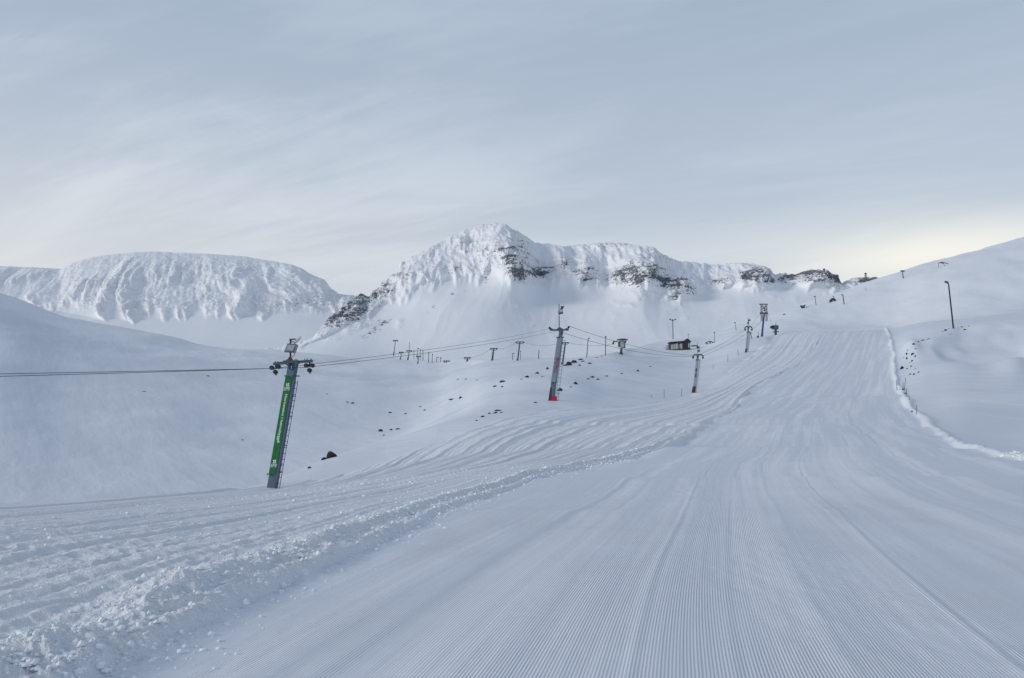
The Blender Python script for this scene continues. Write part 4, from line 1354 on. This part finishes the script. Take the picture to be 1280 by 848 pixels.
def hut():
    S = Site(850, 438.2)
    p, s = S.p, S.s
    t = thing("timber_hut", S.loc, "timber hut with a gabled end, half-snowed, under the tall twin lamp mast", "hut")
    D = 3.6
    MB().quadbox([p(837.4, 439.5, D), p(856.0, 438.2, D), p(856.0, 438.2, 0), p(837.4, 439.5, 0), p(837.4, 428.4, D), p(856.0, 427.0, D), p(856.0, 427.0, 0), p(837.4, 428.4, 0)]).build("wall", M_WOOD, t)
    # gable block, its end turned to the right of the view
    g = MB()
    g.v += [p(855.9, 438.4, -.5), p(862.6, 437.6, -.5), p(862.6, 426.9, -.5), p(859.3, 424.0, -.5), p(855.9, 426.9, -.5),
            p(855.9, 438.4, D + .2), p(862.6, 437.6, D + .2), p(862.6, 426.9, D + .2), p(859.3, 424.0, D + .2), p(855.9, 426.9, D + .2)]
    g.f += [(0, 1, 2, 3, 4), (9, 8, 7, 6, 5), (1, 6, 7, 2), (0, 4, 9, 5), (0, 5, 6, 1), (2, 7, 8, 3), (3, 8, 9, 4)]
    g.build("gable_wall", M_WOOD, t)
    r = MB()
    r.quadbox([p(859.2, 424.2, D + .5), p(863.6, 427.9, D + .5), p(863.6, 427.9, -.8), p(859.2, 424.2, -.8), p(859.2, 423.3, D + .5), p(863.9, 427.2, D + .5), p(863.9, 427.2, -.8), p(859.2, 423.3, -.8)])
    r.quadbox([p(854.9, 427.9, D + .5), p(859.4, 424.2, D + .5), p(859.4, 424.2, -.8), p(854.9, 427.9, -.8), p(854.6, 427.2, D + .5), p(859.4, 423.3, D + .5), p(859.4, 423.3, -.8), p(854.6, 427.2, -.8)])
    r.quadbox([p(836.8, 428.9, D + .3), p(855.6, 427.4, D + .3), p(855.6, 427.4, -.3), p(836.8, 428.9, -.3), p(836.8, 427.7, D + .3), p(855.6, 426.2, D + .3), p(855.6, 426.2, -.3), p(836.8, 427.7, -.3)])
    r.build("roof", M_ROOF, t)
    random.seed(3)
    uu = 838.3
    for k, wd in enumerate((3.6, 2.6, 3.2, 2.4, 3.0)):
        vb = 437.6 - (uu - 838) * .07
        hgt = random.uniform(5.6, 7.6)
        MB().box(p(uu + wd / 2, vb - hgt / 2 - .6, -.06), (wd * .86 * s, .08, hgt * s), ry=R(random.uniform(-2, 2))).build("panel", M_BOARD if k != 3 else M_GALV, t)
        uu += wd
    MB().box(p(857.6, 433.0, -.55), (2.0 * s, .08, 6.6 * s)).build("door", M_ROOF, t)
    MB().box(p(860.8, 432.0, -.55), (1.8 * s, .08, 5.0 * s)).build("window", M_LENS, t)
    MB().box(p(846, 438.5, -.1), (19 * s, .25, 1.0 * s), ry=R(4)).build("skirting", M_ROOF, t)
    rl = MB()
    for uu in (832.8, 834.6, 836.4):
        rl.rod(p(uu, 439, 0), p(uu, 432.6, 0), .28 * s, .28 * s, 5)
    rl.rod(p(832.8, 432.8, 0), p(836.6, 432.5, 0), .28 * s, .28 * s, 5).rod(p(832.8, 437.0, 0), p(836.6, 436.6, 0), .28 * s, .28 * s, 5)
    rl.build("railing", M_DARK, t)
    MB().rod(p(860.8, 425), p(860.7, 417.6), .25 * s, .2 * s, 5).box(p(860.6, 417.8), (1.2 * s, .2, 1 * s)).build("antenna", M_STAKE, t)
    return S


hut()


def pole(u0, v0, u1, v1, wpx, mat, label, head=None, cat="pole", group=None, name="pole", Y=None, sheet=None):
    """head: None, 'bar', 'lamp', 'twin', 'left', 'vee'"""
    S = Site(u0, v0, sheet=sheet, Y=Y)
    p, s = S.p, S.s
    if head is None:
        o = MB().rod(p(u0, v0 + 2), p(u1, v1), wpx * s / 2, wpx * s * .4, 8).build(name, mat)
        o.location = S.loc
        tag(o, label, cat, group)
        return S
    t = thing(name, S.loc, label, cat, group)
    MB().rod(p(u0, v0 + 2), p(u1, v1), wpx * s / 2, wpx * s * .42, 8).build("shaft", mat, t)
    if head == 'bar':
        MB().box(p(u1, v1), (2.8 * wpx * s, .3, 1.0 * s)).build("cross_bar", mat, t)
    elif head == 'cap':
        MB().box(p(u1, v1), (1.9 * wpx * s, .4, 1.2 * s)).build("cap", mat, t)
    elif head == 'twin':
        for sg in (-1, 1):
            a = MB().rod(p(u1, v1 + 1.2), p(u1 + sg * 2.4, v1 - .4), .35 * s, .3 * s, 6).build("lamp_arm", mat, t)
            MB().box(p(u1 + sg * 3.2, v1 - .8), (2.2 * s, .5, 1.2 * s), ry=R(sg * -25)).build("lamp_head", M_DARK, t)
        MB().box(p(u1, v1 - .2), (1.2 * s, .5, 1.6 * s)).build("lamp_head", M_DARK, t)
    elif head in ('left', 'right'):
        sg = -1 if head == 'left' else 1
        MB().box(p(u1 + sg * 1.1, v1 + .1), (2.4 * s, .4, .9 * s), ry=R(-sg * 15)).build("lamp_head", M_DARK, t)
    return S


G = "poles on the far pass"
pole(517.5, 447, 517.5, 438.4, .6, M_STAKE, "short thin grey pole between the masted tower and the taller poles on the far pass", 'bar', "pole", G)
pole(521.6, 447.4, 521.7, 435.8, .7, M_STAKE, "thin grey lamp pole with its head bent right, above the lowest far tower", 'right', "lamp pole", G)
pole(525.4, 448, 525.4, 437.2, .6, M_STAKE, "thin faint pole with a small cap, just left of the tallest far pole", 'cap', "pole", G)
pole(528.6, 451.2, 528.7, 437.6, .9, M_STAKE, "tallest dark grey pole in the far row, plain topped", None, "pole", G)
pole(535.6, 453.8, 535.8, 441.6, .9, M_STAKE, "capped far pole right of the tallest plain one", 'cap', "pole", G)
pole(540.0, 453.8, 540.5, 443.2, .8, M_STAKE, "capped far pole second from the right-hand lamp poles", 'cap', "pole", G)
pole(545.7, 453.4, 546.0, 447.0, .8, M_STAKE, "short far lamp pole with head bent right, left of the last one", 'right', "lamp pole", G)
pole(550.7, 453.2, 550.9, 447.6, .8, M_STAKE, "short far pole with a small T bar, last on the right of the row", 'bar', "pole", G)
G = "poles behind the middle ridge"
pole(640.6, 450.6, 640.7, 442.0, .8, M_STAKE, "short lamp pole just left of the blue column tower", 'right', "lamp pole", G)
pole(650.6, 450.2, 650.6, 439.2, .6, M_STAKE, "thin grey pole standing close right of the blue column tower", 'cap', "pole", G)
pole(673.2, 449.0, 673.7, 437.4, 1.2, M_STAKE, "short stout grey post between the blue column tower and the red-lettered tower", None, "post", G)
pole(733.2, 447.4, 735.4, 423.0, 1.1, M_STAKE, "grey pole with a bent tip left of the bullwheel station", 'right', "lamp pole", G)
pole(756.7, 445.0, 757.3, 421.0, 1.1, M_STAKE, "straight grey pole with a dark cap nearest the bullwheel station", 'cap', "pole", G)
pole(841.4, 428, 841.3, 400.2, 1.1, M_STAKE, "tall lamp mast with a forked twin head rising behind the timber hut", 'twin', "lamp mast", "lamp masts along the upper hill", Y=430)
pole(893.4, 427.6, 893.3, 415.6, .7, M_STAKE, "thin lamp pole at the end of the dark curved lift frame", 'bar', "lamp pole", "lamp masts along the upper hill")
pole(920.6, 413.8, 918.9, 403.6, .7, M_STAKE, "thin grey lamp pole leaning left, between hut and slim tower", 'bar', "lamp pole", "lamp masts along the upper hill")
pole(940.2, 423.6, 938.3, 416.4, 1.0, M_TEAL, "short dark post leaning left beside the slim pale tower", 'bar', "post", "lamp masts along the upper hill")
pole(947.4, 422.3, 948.1, 415.0, .6, M_STAKE, "thin marker stake just left of the blue lattice tower", None, "marker stake")
MBp = Site(947.2, 422.4)
o = MB().quadbox([MBp.p(945.6, 423.2, .3), MBp.p(949.0, 423.2, .3), MBp.p(949.0, 423.2, -.3), MBp.p(945.6, 423.2, -.3), MBp.p(946.8, 419.8, .2), MBp.p(948.4, 419.6, .2), MBp.p(948.4, 419.6, -.2), MBp.p(946.8, 419.8, -.2)]).build("padding_block", M_DARK)
o.location = MBp.loc
tag(o, "small dark pad at the foot of the thin stake by the lattice tower", "pad")
pole(1020.5, 382.6, 1018.9, 370.6, .8, M_STAKE, "thin lamp pole on the right-hand hill edge, left of the red cabin", 'bar', "lamp pole", "lamp masts along the upper hill")
pole(1055.3, 381.4, 1054.0, 368.6, 1.3, M_DARK, "sturdy dark post with an offset head right of the red cabin", 'left', "lamp pole", "lamp masts along the upper hill")
pole(1082.6, 364, 1082.4, 358.8, .6, M_STAKE, "tiny pole in the gap between rocky knoll and right-hand hill", None, "pole")


def curved_frame():
    S = Site(887, 430)
    p, s = S.p, S.s
    t = thing("curved_lift_bar", S.loc, "dark curved low frame lying on the hill right of the timber hut", "lift machinery")
    MB().path([p(881.2, 429.2), p(883.6, 428.2), p(886.0, 426.9), p(889.0, 427.0), p(891.0, 428.4), p(893.4, 427.6)], .55 * s, 6).build("curved_bar", M_DARK, t)
    for uu, vv in ((883.6, 430.8), (887.4, 429.5), (890.6, 430.4)):
        MB().box(p(uu, vv - .6), (1.5 * s, .6, 2.4 * s), ry=R(15)).build("leg", M_DARK, t)
    return t


curved_frame()


def vee():
    S = Site(1003.6, 386)
    p, s = S.p, S.s
    t = thing("snow_gun", S.loc, "dark V-shaped snow gun on the hill edge left of the red cabin", "snow gun")
    MB().quadbox([p(1002.6, 386.2, .6), p(1004.4, 386.2, .6), p(1004.4, 386.2, -.6), p(1002.6, 386.2, -.6), p(1000.2, 382.2, .6), p(1002.6, 381.8, .6), p(1002.6, 381.8, -.6), p(1000.2, 382.2, -.6)]).build("barrel", M_DARK, t)
    MB().quadbox([p(1003.2, 386, .6), p(1005.0, 386, .6), p(1005.0, 386, -.6), p(1003.2, 386, -.6), p(1004.8, 381.6, .6), p(1006.8, 381.0, .6), p(1006.8, 381.0, -.6), p(1004.8, 381.6, -.6)]).build("hood", M_DARK, t)
    MB().box(p(1004, 386.2), (4 * s, 1.2, .8 * s)).build("base", M_DARK, t)


vee()


def red_cabin():
    S = Site(1041.6, 377.6)
    p, s = S.p, S.s
    t = thing("cabin", S.loc, "small dark red cabin with a roof mast perched on the right-hand hill", "cabin")
    D = 2.6
    MB().quadbox([p(1039.2, 378.6, D), p(1044.6, 378.2, D), p(1044.6, 378.2, 0), p(1039.2, 378.6, 0), p(1039.2, 375.0, D), p(1044.6, 374.6, D), p(1044.6, 374.6, 0), p(1039.2, 375.0, 0)]).build("wall", M_DRED, t)
    r = MB()
    r.v += [p(1038.4, 375.4, -.3), p(1041.6, 372.4, -.3), p(1045.2, 374.8, -.3), p(1038.4, 375.4, D + .3), p(1041.6, 372.4, D + .3), p(1045.2, 374.8, D + .3)]
    r.f += [(0, 2, 1), (3, 4, 5), (0, 1, 4, 3), (1, 2, 5, 4), (2, 0, 3, 5)]
    r.build("roof", M_ROOF, t)
    MB().box(p(1041.4, 376.4, -.05), (1.5 * s, .08, 2.4 * s)).build("door", M_BOARD, t)
    MB().rod(p(1042.2, 374), p(1042.2, 370.4), .3 * s, .25 * s, 6).build("mast", M_STAKE, t)
    MB().box(p(1042.2, 370.8), (2.6 * s, .2, .5 * s)).build("antenna", M_STAKE, t)
    MB().box(p(1037.8, 377.6, .3), (3.0 * s, 1.2, .7 * s), ry=R(-18)).build("ramp", M_ROOF, t)


red_cabin()


def trestle(u, vb, vt, wpx, label, sheet):
    S = Site(u, vb, sheet=sheet)
    p, s = S.p, S.s
    t = thing("trestle_mast", S.loc, label, "mast", "trestle masts on the far rocks")
    for du in (-1, 1):
        for d in (-1, 1):
            MB().rod(p(u + du * wpx / 2, vb + 1, d * wpx * s / 2), p(u + du * .5, vt + 1.2, d * .5 * s), .32 * s, .28 * s, 5).build("leg", M_DARK, t)
    for f in (.35, .7):
        vv = vb + (vt - vb) * f
        ww = wpx * (1 - f * .6)
        MB().box(p(u, vv), (ww * s, ww * s, .35 * s)).build("brace", M_DARK, t)
    MB().box(p(u, vt + .6), (2.2 * s, 2 * s, 1.3 * s)).build("head", M_DARK, t)


trestle(1030.2, 345.0, 336.0, 2.8, "small trestle mast on the rocky ridge, left one of the pair against the sky", S2)
trestle(1082.2, 350.6, 341.4, 2.4, "small trestle mast on the low rocky knoll, right one of the pair against the sky", S2)
t_tower(1129.2, 349.2, 1128.4, 338.6, 1.9, .8, M_DARK, "lone dark lift tower on the skyline of the right-hand hill", False, "towers on the right-hand skyline")


def skyline_frame():
    S = Site(1178, 334)
    p, s = S.p, S.s
    t = thing("lift_canopy", S.loc, "dark low lift frame with a curved canopy on the right-hand skyline", "lift machinery")
    MB().rod(p(1173.4, 336), p(1173.4, 328.6), .3 * s, .3 * s, 5).build("leg", M_DARK, t)
    MB().rod(p(1180.6, 333), p(1179.6, 329), .3 * s, .3 * s, 5).build("leg", M_DARK, t)
    MB().path([p(1173.4, 328.9), p(1176, 328.2), p(1178.4, 327.8), p(1180.6, 328.8), p(1185.2, 329.6)], .45 * s, 6).build("canopy", M_DARK, t)
    MB().box(p(1178, 328.9), (3.4 * s, .8, 1.4 * s), ry=R(8)).build("housing", M_LAMP, t)


skyline_frame()


def lamp_post():
    S = Site(1191.9, 411)
    p, s = S.p, S.s
    t = thing("lamp_post", S.loc, "tall dark purplish lamp post with its head bent left on the snow mound at right", "lamp post")
    MB().rod(p(1192.0, 414), p(1187.8, 355.4), 1.05 * s, .8 * s, 12).build("shaft", M_PURPLE, t, smooth=False)
    MB().path([p(1187.8, 356), p(1187.2, 354.0), p(1186.0, 353.0)], .7 * s, 8).build("arm", M_PURPLE, t)
    h = MB().quadbox([p(1183.0, 352.6, .35), p(1187.6, 354.6, .35), p(1187.6, 354.6, -.35), p(1183.0, 352.6, -.35), p(1183.4, 350.8, .25), p(1187.0, 351.8, .25), p(1187.0, 351.8, -.25), p(1183.4, 350.8, -.25)]).build("lamp_head", M_DARK, t, bevel=.04)
    MB().box(p(1184.8, 353.4, 0), (2.6 * s, .4, .35 * s), ry=R(20)).build("lens", M_LENS, h)


lamp_post()
G = "net stakes right of the piste"
pole(1121.2, 486.6, 1120.7, 475.2, .7, M_STAKE, "plain net stake standing alone nearest the piste berm", None, "stake", G)
pole(1129.0, 487.4, 1129.2, 478.0, .8, M_STAKE, "upright net stake left in the tight cluster below the rocks", None, "stake", G)
pole(1130.2, 488.0, 1132.6, 472.4, .8, M_STAKE, "tallest net stake, leaning right in the tight cluster below the rocks", None, "stake", G)
pole(1133.4, 494.4, 1133.2, 485.4, .7, M_STAKE, "short net stake at the lower right of the cluster", None, "stake", G)
pole(1145.2, 519.0, 1146.4, 506.4, .8, M_STAKE, "net stake standing apart, lowest of the right-hand stakes", None, "stake", G)
G = "marker stakes beside the lift track"
pole(814.2, 497.2, 814.2, 493.6, .6, M_STAKE, "shortest marker stake, left of the other two below the hill", None, "stake", G)
pole(830.2, 498.2, 830.2, 486.4, .6, M_STAKE, "tall upright marker stake midway to the white hooked tower", None, "stake", G)
pole(851.4, 495.6, 852.4, 486.0, .6, M_STAKE, "marker stake leaning right nearest the white hooked tower", None, "stake", G)
pole(891.4, 462.5, 891.4, 456.6, .6, M_STAKE, "thin marker stake up the slope right of the white hooked tower", None, "stake", G)
pole(909.6, 452.6, 910.0, 444.2, .6, M_STAKE, "thin marker stake second below the slim pale tower", None, "stake", G)
pole(923.6, 444.2, 922.0, 437.0, .6, M_STAKE, "thin marker stake leaning left next to the slim pale tower", None, "stake", G)


# ------------------------------------------------------------------ rocks
def rock_mesh(seed, flat):
    import bmesh
    bm = bmesh.new()
    bmesh.ops.create_icosphere(bm, subdivisions=2, radius=1.0)
    rr = random.Random(seed)
    planes = []
    for _ in range(9):
        a, b = rr.uniform(0, 2 * math.pi), rr.uniform(-.4, 1)
        d = rr.uniform(.55, .85)
        q_ = math.sqrt(max(0, 1 - b * b))
        planes.append((math.cos(a) * q_, math.sin(a) * q_, b, d))
    for v in bm.verts:
        x, y, z = v.co
        for (a, b, c, d) in planes:
            k = x * a + y * b + z * c
            if k > d:
                x -= a * (k - d)
                y -= b * (k - d)
                z -= c * (k - d)
        j = rr.uniform(.9, 1.08)
        v.co = (x * j, y * j * .8, z * j * flat)
    me = bpy.data.meshes.new("rock")
    bm.to_mesh(me)
    bm.free()
    me.materials.append(M_ROCK)
    return me


RM = [rock_mesh(100 + i, f) for i, f in enumerate((.55, .7, .45, .8, .5, .6))]
rr = random.Random(5)


def rock(u, v, wpx, hpx, label, group=None, tilt=0.0):
    x, y, z = hit(u, v + hpx * .35)
    s = y / FPX
    o = bpy.data.objects.new("rock", RM[rr.randrange(len(RM))])
    COL.objects.link(o)
    o.scale = (wpx * s * .55, wpx * s * .45, hpx * s * 1.25)
    o.location = (x, y + wpx * s * .15, z + hpx * s * .06)
    o.rotation_euler = (rr.uniform(-.2, .2), R(-tilt) + rr.uniform(-.1, .1), rr.uniform(-.5, .5))
    tag(o, label, "rock", group)
    return o


rock(413.0, 568.4, 17, 13, "largest dark brown boulder on the shoulder right of the green tower", tilt=0)
rock(404.6, 573.6, 7, 4, "low rock trailing left from the large boulder on the shoulder", tilt=35)
for u, v, w_, h_, lb in ((387, 584.8, 6, 2.6, "small rock between the green tower ladder and the large boulder"),
                         (476, 538.6, 8, 3.4, "left and largest of the three rocks at the gully mouth"),
                         (480, 544.2, 4, 1.4, "tiny rock below the gully mouth pair"),
                         (489, 538.2, 5, 2.0, "middle rock of the gully mouth row"),
                         (497, 536.6, 8, 2.4, "right rock of the gully mouth row"),
                         (441, 505.2, 5, 2.6, "small black rock on the left slope of the gully, right of the tower head"),
                         (434.5, 503, 4, 1.4, "thin rock sliver just left of the small black one on the gully slope"),
                         (408.5, 494.4, 3, 1.2, "speck of rock high on the slope beside the green tower"),
                         (488, 517, 5, 1.8, "left of the two small rocks midway up the gully slope"),
                         (507, 517.4, 5, 2.2, "right of the two small rocks midway up the gully slope"),
                         (531, 513.2, 5, 2.2, "lower rock near the gully bend"),
                         (525.5, 508.6, 4, 1.2, "upper rock near the gully bend"),
                         (576, 496.8, 6, 4.0, "black rock sitting alone on the far bank of the gully"),
                         (566, 499.6, 12, 1.2, "long thin rock edge left of the lone black rock on the gully bank"),
                         (303, 551, 3, 1.2, "speck of rock on the slope left of the green tower"),
                         (260, 470.5, 5, 1.4, "rock sliver just under the cables on the left slope"),
                         (180, 490, 6, 1.2, "faint rock streak high on the big left slope"),
                         (353, 581, 4, 1.4, "little rock behind the ladder foot of the green tower")):
    rock(u, v, w_, h_, lb, "rocks in the valley behind the green tower")
GR = "rocks on the middle hill"
for u, v, w_, h_, tl, lb in ((627.5, 476.6, 9, 5, 25, "largest black rock on the left flank of the middle hill"),
                             (619, 482.8, 6, 2.2, 25, "small rock down-left of the largest flank rock"),
                             (628, 483.2, 5, 2.4, 0, "small rock directly below the largest flank rock"),
                             (597, 475, 5, 1.2, 0, "flat rock speck far left of the flank rocks"),
                             (583, 474, 5, 1.2, 0, "leftmost flat rock speck above the gully"),
                             (573, 474, 6, 1.2, 0, "pale rock streak above the gully head"),
                             (658.5, 471.0, 6, 3, 20, "rock below the post left of the red-lettered tower"),
                             (652, 474.2, 4, 1.4, 20, "rock crumb down-left of the rock below the post"),
                             (671.5, 466.4, 7, 3, 20, "middle rock of the line left of the red-lettered tower"),
                             (684.5, 461.0, 5, 3.2, 10, "rock nearest left of the red-lettered tower"),
                             (678, 471.0, 3, 1.2, 0, "rock crumb left of the red lettering"),
                             (712, 455.0, 9, 6, 10, "big dark outcrop right of the T tower foot"),
                             (718, 452.2, 9, 4.6, 12, "second block of the outcrop on the ridge"),
                             (726, 449.4, 9, 2.4, 10, "long upper block of the ridge outcrop"),
                             (706.5, 457.0, 5, 2.2, 0, "small block at the left end of the ridge outcrop"),
                             (728.5, 451.8, 5, 1.8, 0, "thin block under the long upper one of the outcrop"),
                             (737.5, 454.6, 6, 1.8, 5, "flat rock right of the ridge outcrop"),
                             (724.8, 456.8, 4, 1.8, 0, "small rock below the ridge outcrop"),
                             (719.5, 479.2, 6, 4.2, 38, "steep dark rock right of the red-lettered column"),
                             (713, 484.0, 4, 1.6, 30, "rock crumb below the steep dark rock"),
                             (699.5, 487.4, 8, 4.4, 45, "slanting dark rock touching the foot ladder of the red-lettered tower"),
                             (697.5, 492.6, 4, 1.4, 30, "crumb just above the red foot pad"),
                             (740, 471.4, 6, 2.6, 20, "upper rock of the mid-hill row"),
                             (735, 474.0, 4, 1.6, 20, "small rock left in the mid-hill row"),
                             (747, 474.0, 5, 2.8, 10, "lower rock of the mid-hill row"),
                             (757.4, 470.2, 6, 1.8, 25, "thin slanting rock right in the mid-hill row"),
                             (777, 467.6, 4, 1.2, 0, "rock speck between the hill row and the two right-hand ones"),
                             (797.5, 464.0, 4.5, 2.4, 10, "rock with a snow rim right of the mid-hill row"),
                             (812.5, 458.4, 4, 1.4, 20, "rightmost rock speck on the middle hill"),
                             (746, 447.0, 5, 1.0, 10, "thin rock edge on the ridge between outcrop and station"),
                             (752, 445.4, 4, 0.9, 10, "thin rock edge next to the capped pole"),
                             (669.5, 503.4, 7, 2.2, 0, "low rock left of the red-lettered tower foot"),
                             (622, 513.0, 12, 3.2, 5, "top slab of the outcrop beside the ploughed snow"),
                             (619, 516.4, 7, 2.4, 20, "dark block under the top slab beside the ploughed snow"),
                             (612, 517.0, 4, 2.0, 30, "small left block of the outcrop beside the ploughed snow"),
                             (627, 515.8, 4, 1.8, 0, "small right block of the outcrop beside the ploughed snow"),
                             (603, 521.2, 7, 1.8, 35, "brownish rock trailing below the outcrop"),
                             (595.5, 526.0, 4, 2.0, 10, "lowest rock crumb below the outcrop"),
                             (980.2, 393.8, 5.5, 1.8, 20, "flat dark rock on the hill edge right of the lattice tower"),
                             (1009.0, 384.4, 3, 1.0, 0, "tiny rock right of the V-shaped snow gun")):
    rock(u, v, w_, h_, lb, GR, tl)
GR = "rocks scattered right of the piste"
for u, v, w_, h_, tl, lb in ((1128.2, 459.8, 5.5, 4.2, 10, "largest black rock left in the scatter beside the berm"),
                             (1134.2, 461.0, 2.6, 1.4, 0, "crumb right of the largest berm rock"),
                             (1133.6, 448.2, 3, 3.0, 0, "round rock above the largest berm rock"),
                             (1129.8, 447.6, 1.8, 1.2, 0, "crumb left of the round rock"),
                             (1133.6, 442.2, 2.6, 3.4, 0, "upright rock above the round one"),
                             (1134.8, 439.0, 2.6, 1.8, 30, "small rock at the upper left of the scatter"),
                             (1142.4, 430.4, 4, 3.2, 10, "rock on the bright snow hump top"),
                             (1144.8, 436.2, 4.4, 1.6, 20, "flat rock under the hump top"),
                             (1141.2, 443.4, 4.6, 2.4, 20, "rock in the middle of the scatter"),
                             (1144.2, 446.4, 2, 3.0, 0, "thin upright crumb right of the middle rock"),
                             (1140.6, 451.4, 3.4, 1.8, 0, "rock right of the round one"),
                             (1137.6, 454.4, 2, 1.0, 0, "crumb under the middle of the scatter"),
                             (1139.4, 457.8, 2.6, 2.2, 10, "rock above the lower group of the scatter"),
                             (1144.4, 461.4, 2.2, 1.4, 0, "crumb right of the lower group"),
                             (1143.2, 467.8, 3.6, 2.2, 30, "slanting rock at the bottom of the scatter"),
                             (1149.0, 465.2, 3.6, 1.2, 10, "flat crumb at the lower right of the scatter"),
                             (1138.2, 468.4, 2.8, 1.8, 0, "last pale rock at the bottom left of the scatter"),
                             (1147.4, 427.4, 5, 1.0, 12, "thin left end of the dark edge above the scatter"),
                             (1154.4, 425.4, 7, 1.6, 12, "long dark rock edge above the scatter"),
                             (1161.8, 424.2, 6, 1.0, 0, "thin right end of the dark edge above the scatter"),
                             (1121.8, 486.8, 1.8, 1.2, 0, "crumb at the foot of the lone net stake"),
                             (1124.4, 487.0, 1.8, 1.2, 0, "crumb right of the lone net stake"),
                             (1129.0, 487.0, 3.4, 2.0, 0, "rock at the foot of the stake cluster"),
                             (1131.8, 492.0, 3.4, 2.2, -25, "slanting rock under the stake cluster"),
                             (1136.2, 495.2, 1.8, 1.4, 0, "upper crumb below the stake cluster"),
                             (1136.6, 499.6, 1.8, 1.2, 0, "lower crumb below the stake cluster"),
                             (1140.2, 515.2, 2.4, 2.6, 0, "rock beside the lowest net stake"),
                             (1182.4, 412.6, 4.6, 2.4, 35, "slanting rock left of the lamp post foot"),
                             (1186.2, 411.4, 2, .9, 0, "crumb close left of the lamp post foot"),
                             (1178.6, 415.0, 2, .9, 0, "crumb farthest left of the lamp post foot"),
                             (1202.6, 408.6, 3.4, 1.6, 20, "upper rock right of the lamp post"),
                             (1206.6, 412.4, 4.4, 1.6, 0, "lower rock right of the lamp post"),
                             (1211.4, 408.4, 1.6, .9, 0, "farthest crumb right of the lamp post"),
                             (1188.0, 418.6, 2.6, .8, 0, "faint crumb below the lamp post foot")):
    rock(u, v, w_, h_, lb, GR, tl)

# ------------------------------------------------------------------ loose snow lumps thrown up by the groomer
rs = np.random.RandomState(4)
ico_v = None
import bmesh
bm = bmesh.new()
bmesh.ops.create_icosphere(bm, subdivisions=1, radius=1.0)
ico_v = np.array([v.co[:] for v in bm.verts])
ico_f = np.array([[v.index for v in f.verts] for f in bm.faces])
bm.free()


def gz(x, y):
    """ground height at world (x, y) from the grid"""
    r = int(np.clip(np.searchsorted(GY[:, NC // 2], y), 1, len(GY) - 1))
    c = int(np.clip(np.searchsorted(GX[r], x), 0, NC - 1))
    for _ in range(3):
        r = int(np.clip(np.searchsorted(GY[:, c], y), 1, len(GY) - 1))
        c = int(np.clip(np.searchsorted(GX[r], x), 0, NC - 1))
    return Z[r, c]


LV, LF, nb = [], [], 0
for i in range(6500):
    k = rs.rand()
    if k < 0.62:
        y = 7.0 + 45 * rs.rand() ** 1.8
        x = float(pchip(bY, bX, np.array([y]))[0]) - 0.45 + rs.randn() * 0.42
        sz = (0.007 + 0.026 * rs.rand() ** 4) * (1 + y / 45)
    elif k < 0.92:
        y = 7.0 + 34 * rs.rand() ** 1.3
        x = float(pchip(bY, bX, np.array([y]))[0]) - 0.3 - rs.rand() * min(13, 2 + y * .5)
        sz = (0.006 + 0.028 * rs.rand() ** 5) * (1 + y / 45)
    else:
        y = 22 + 24 * rs.rand()
        x = float(pchip(rY, rX, np.array([y]))[0]) + 0.45 + rs.randn() * 0.3
        sz = (0.02 + 0.05 * rs.rand() ** 3) * (1 + y / 90)
    z = gz(x, y)
    jit = 1 + 0.8 * (rs.rand(len(ico_v), 1) - .5)
    sc3 = np.array([1.0, 1.0, .7]) * sz * (0.8 + 0.4 * rs.rand(3))
    LV.append(ico_v * jit * sc3 + np.array([x, y, z + sz * .25]))
    LF.append(ico_f + nb)
    nb += len(ico_v)
LV = np.vstack(LV)
LF = np.vstack(LF)
me = bpy.data.meshes.new("snow_lumps")
me.from_pydata(LV.tolist(), [], LF.tolist())


def lump_mat():
    m, w, b = new_mat("loose_snow")
    geo = w.node('ShaderNodeNewGeometry')
    c = w.mix(w.noise(geo.outputs['Position'], 5.0, 3), (0.80, 0.84, 0.89, 1), (0.90, 0.92, 0.94, 1))
    w.l.new(c, b.inputs['Base Color'])
    b.inputs['Roughness'].default_value = 0.7
    return m


me.materials.append(lump_mat())
lo = bpy.data.objects.new("snow_lumps", me)
COL.objects.link(lo)
tag(lo, "loose lumps of snow strewn along the ploughed bank and berm", "snow lumps", None, 'stuff')
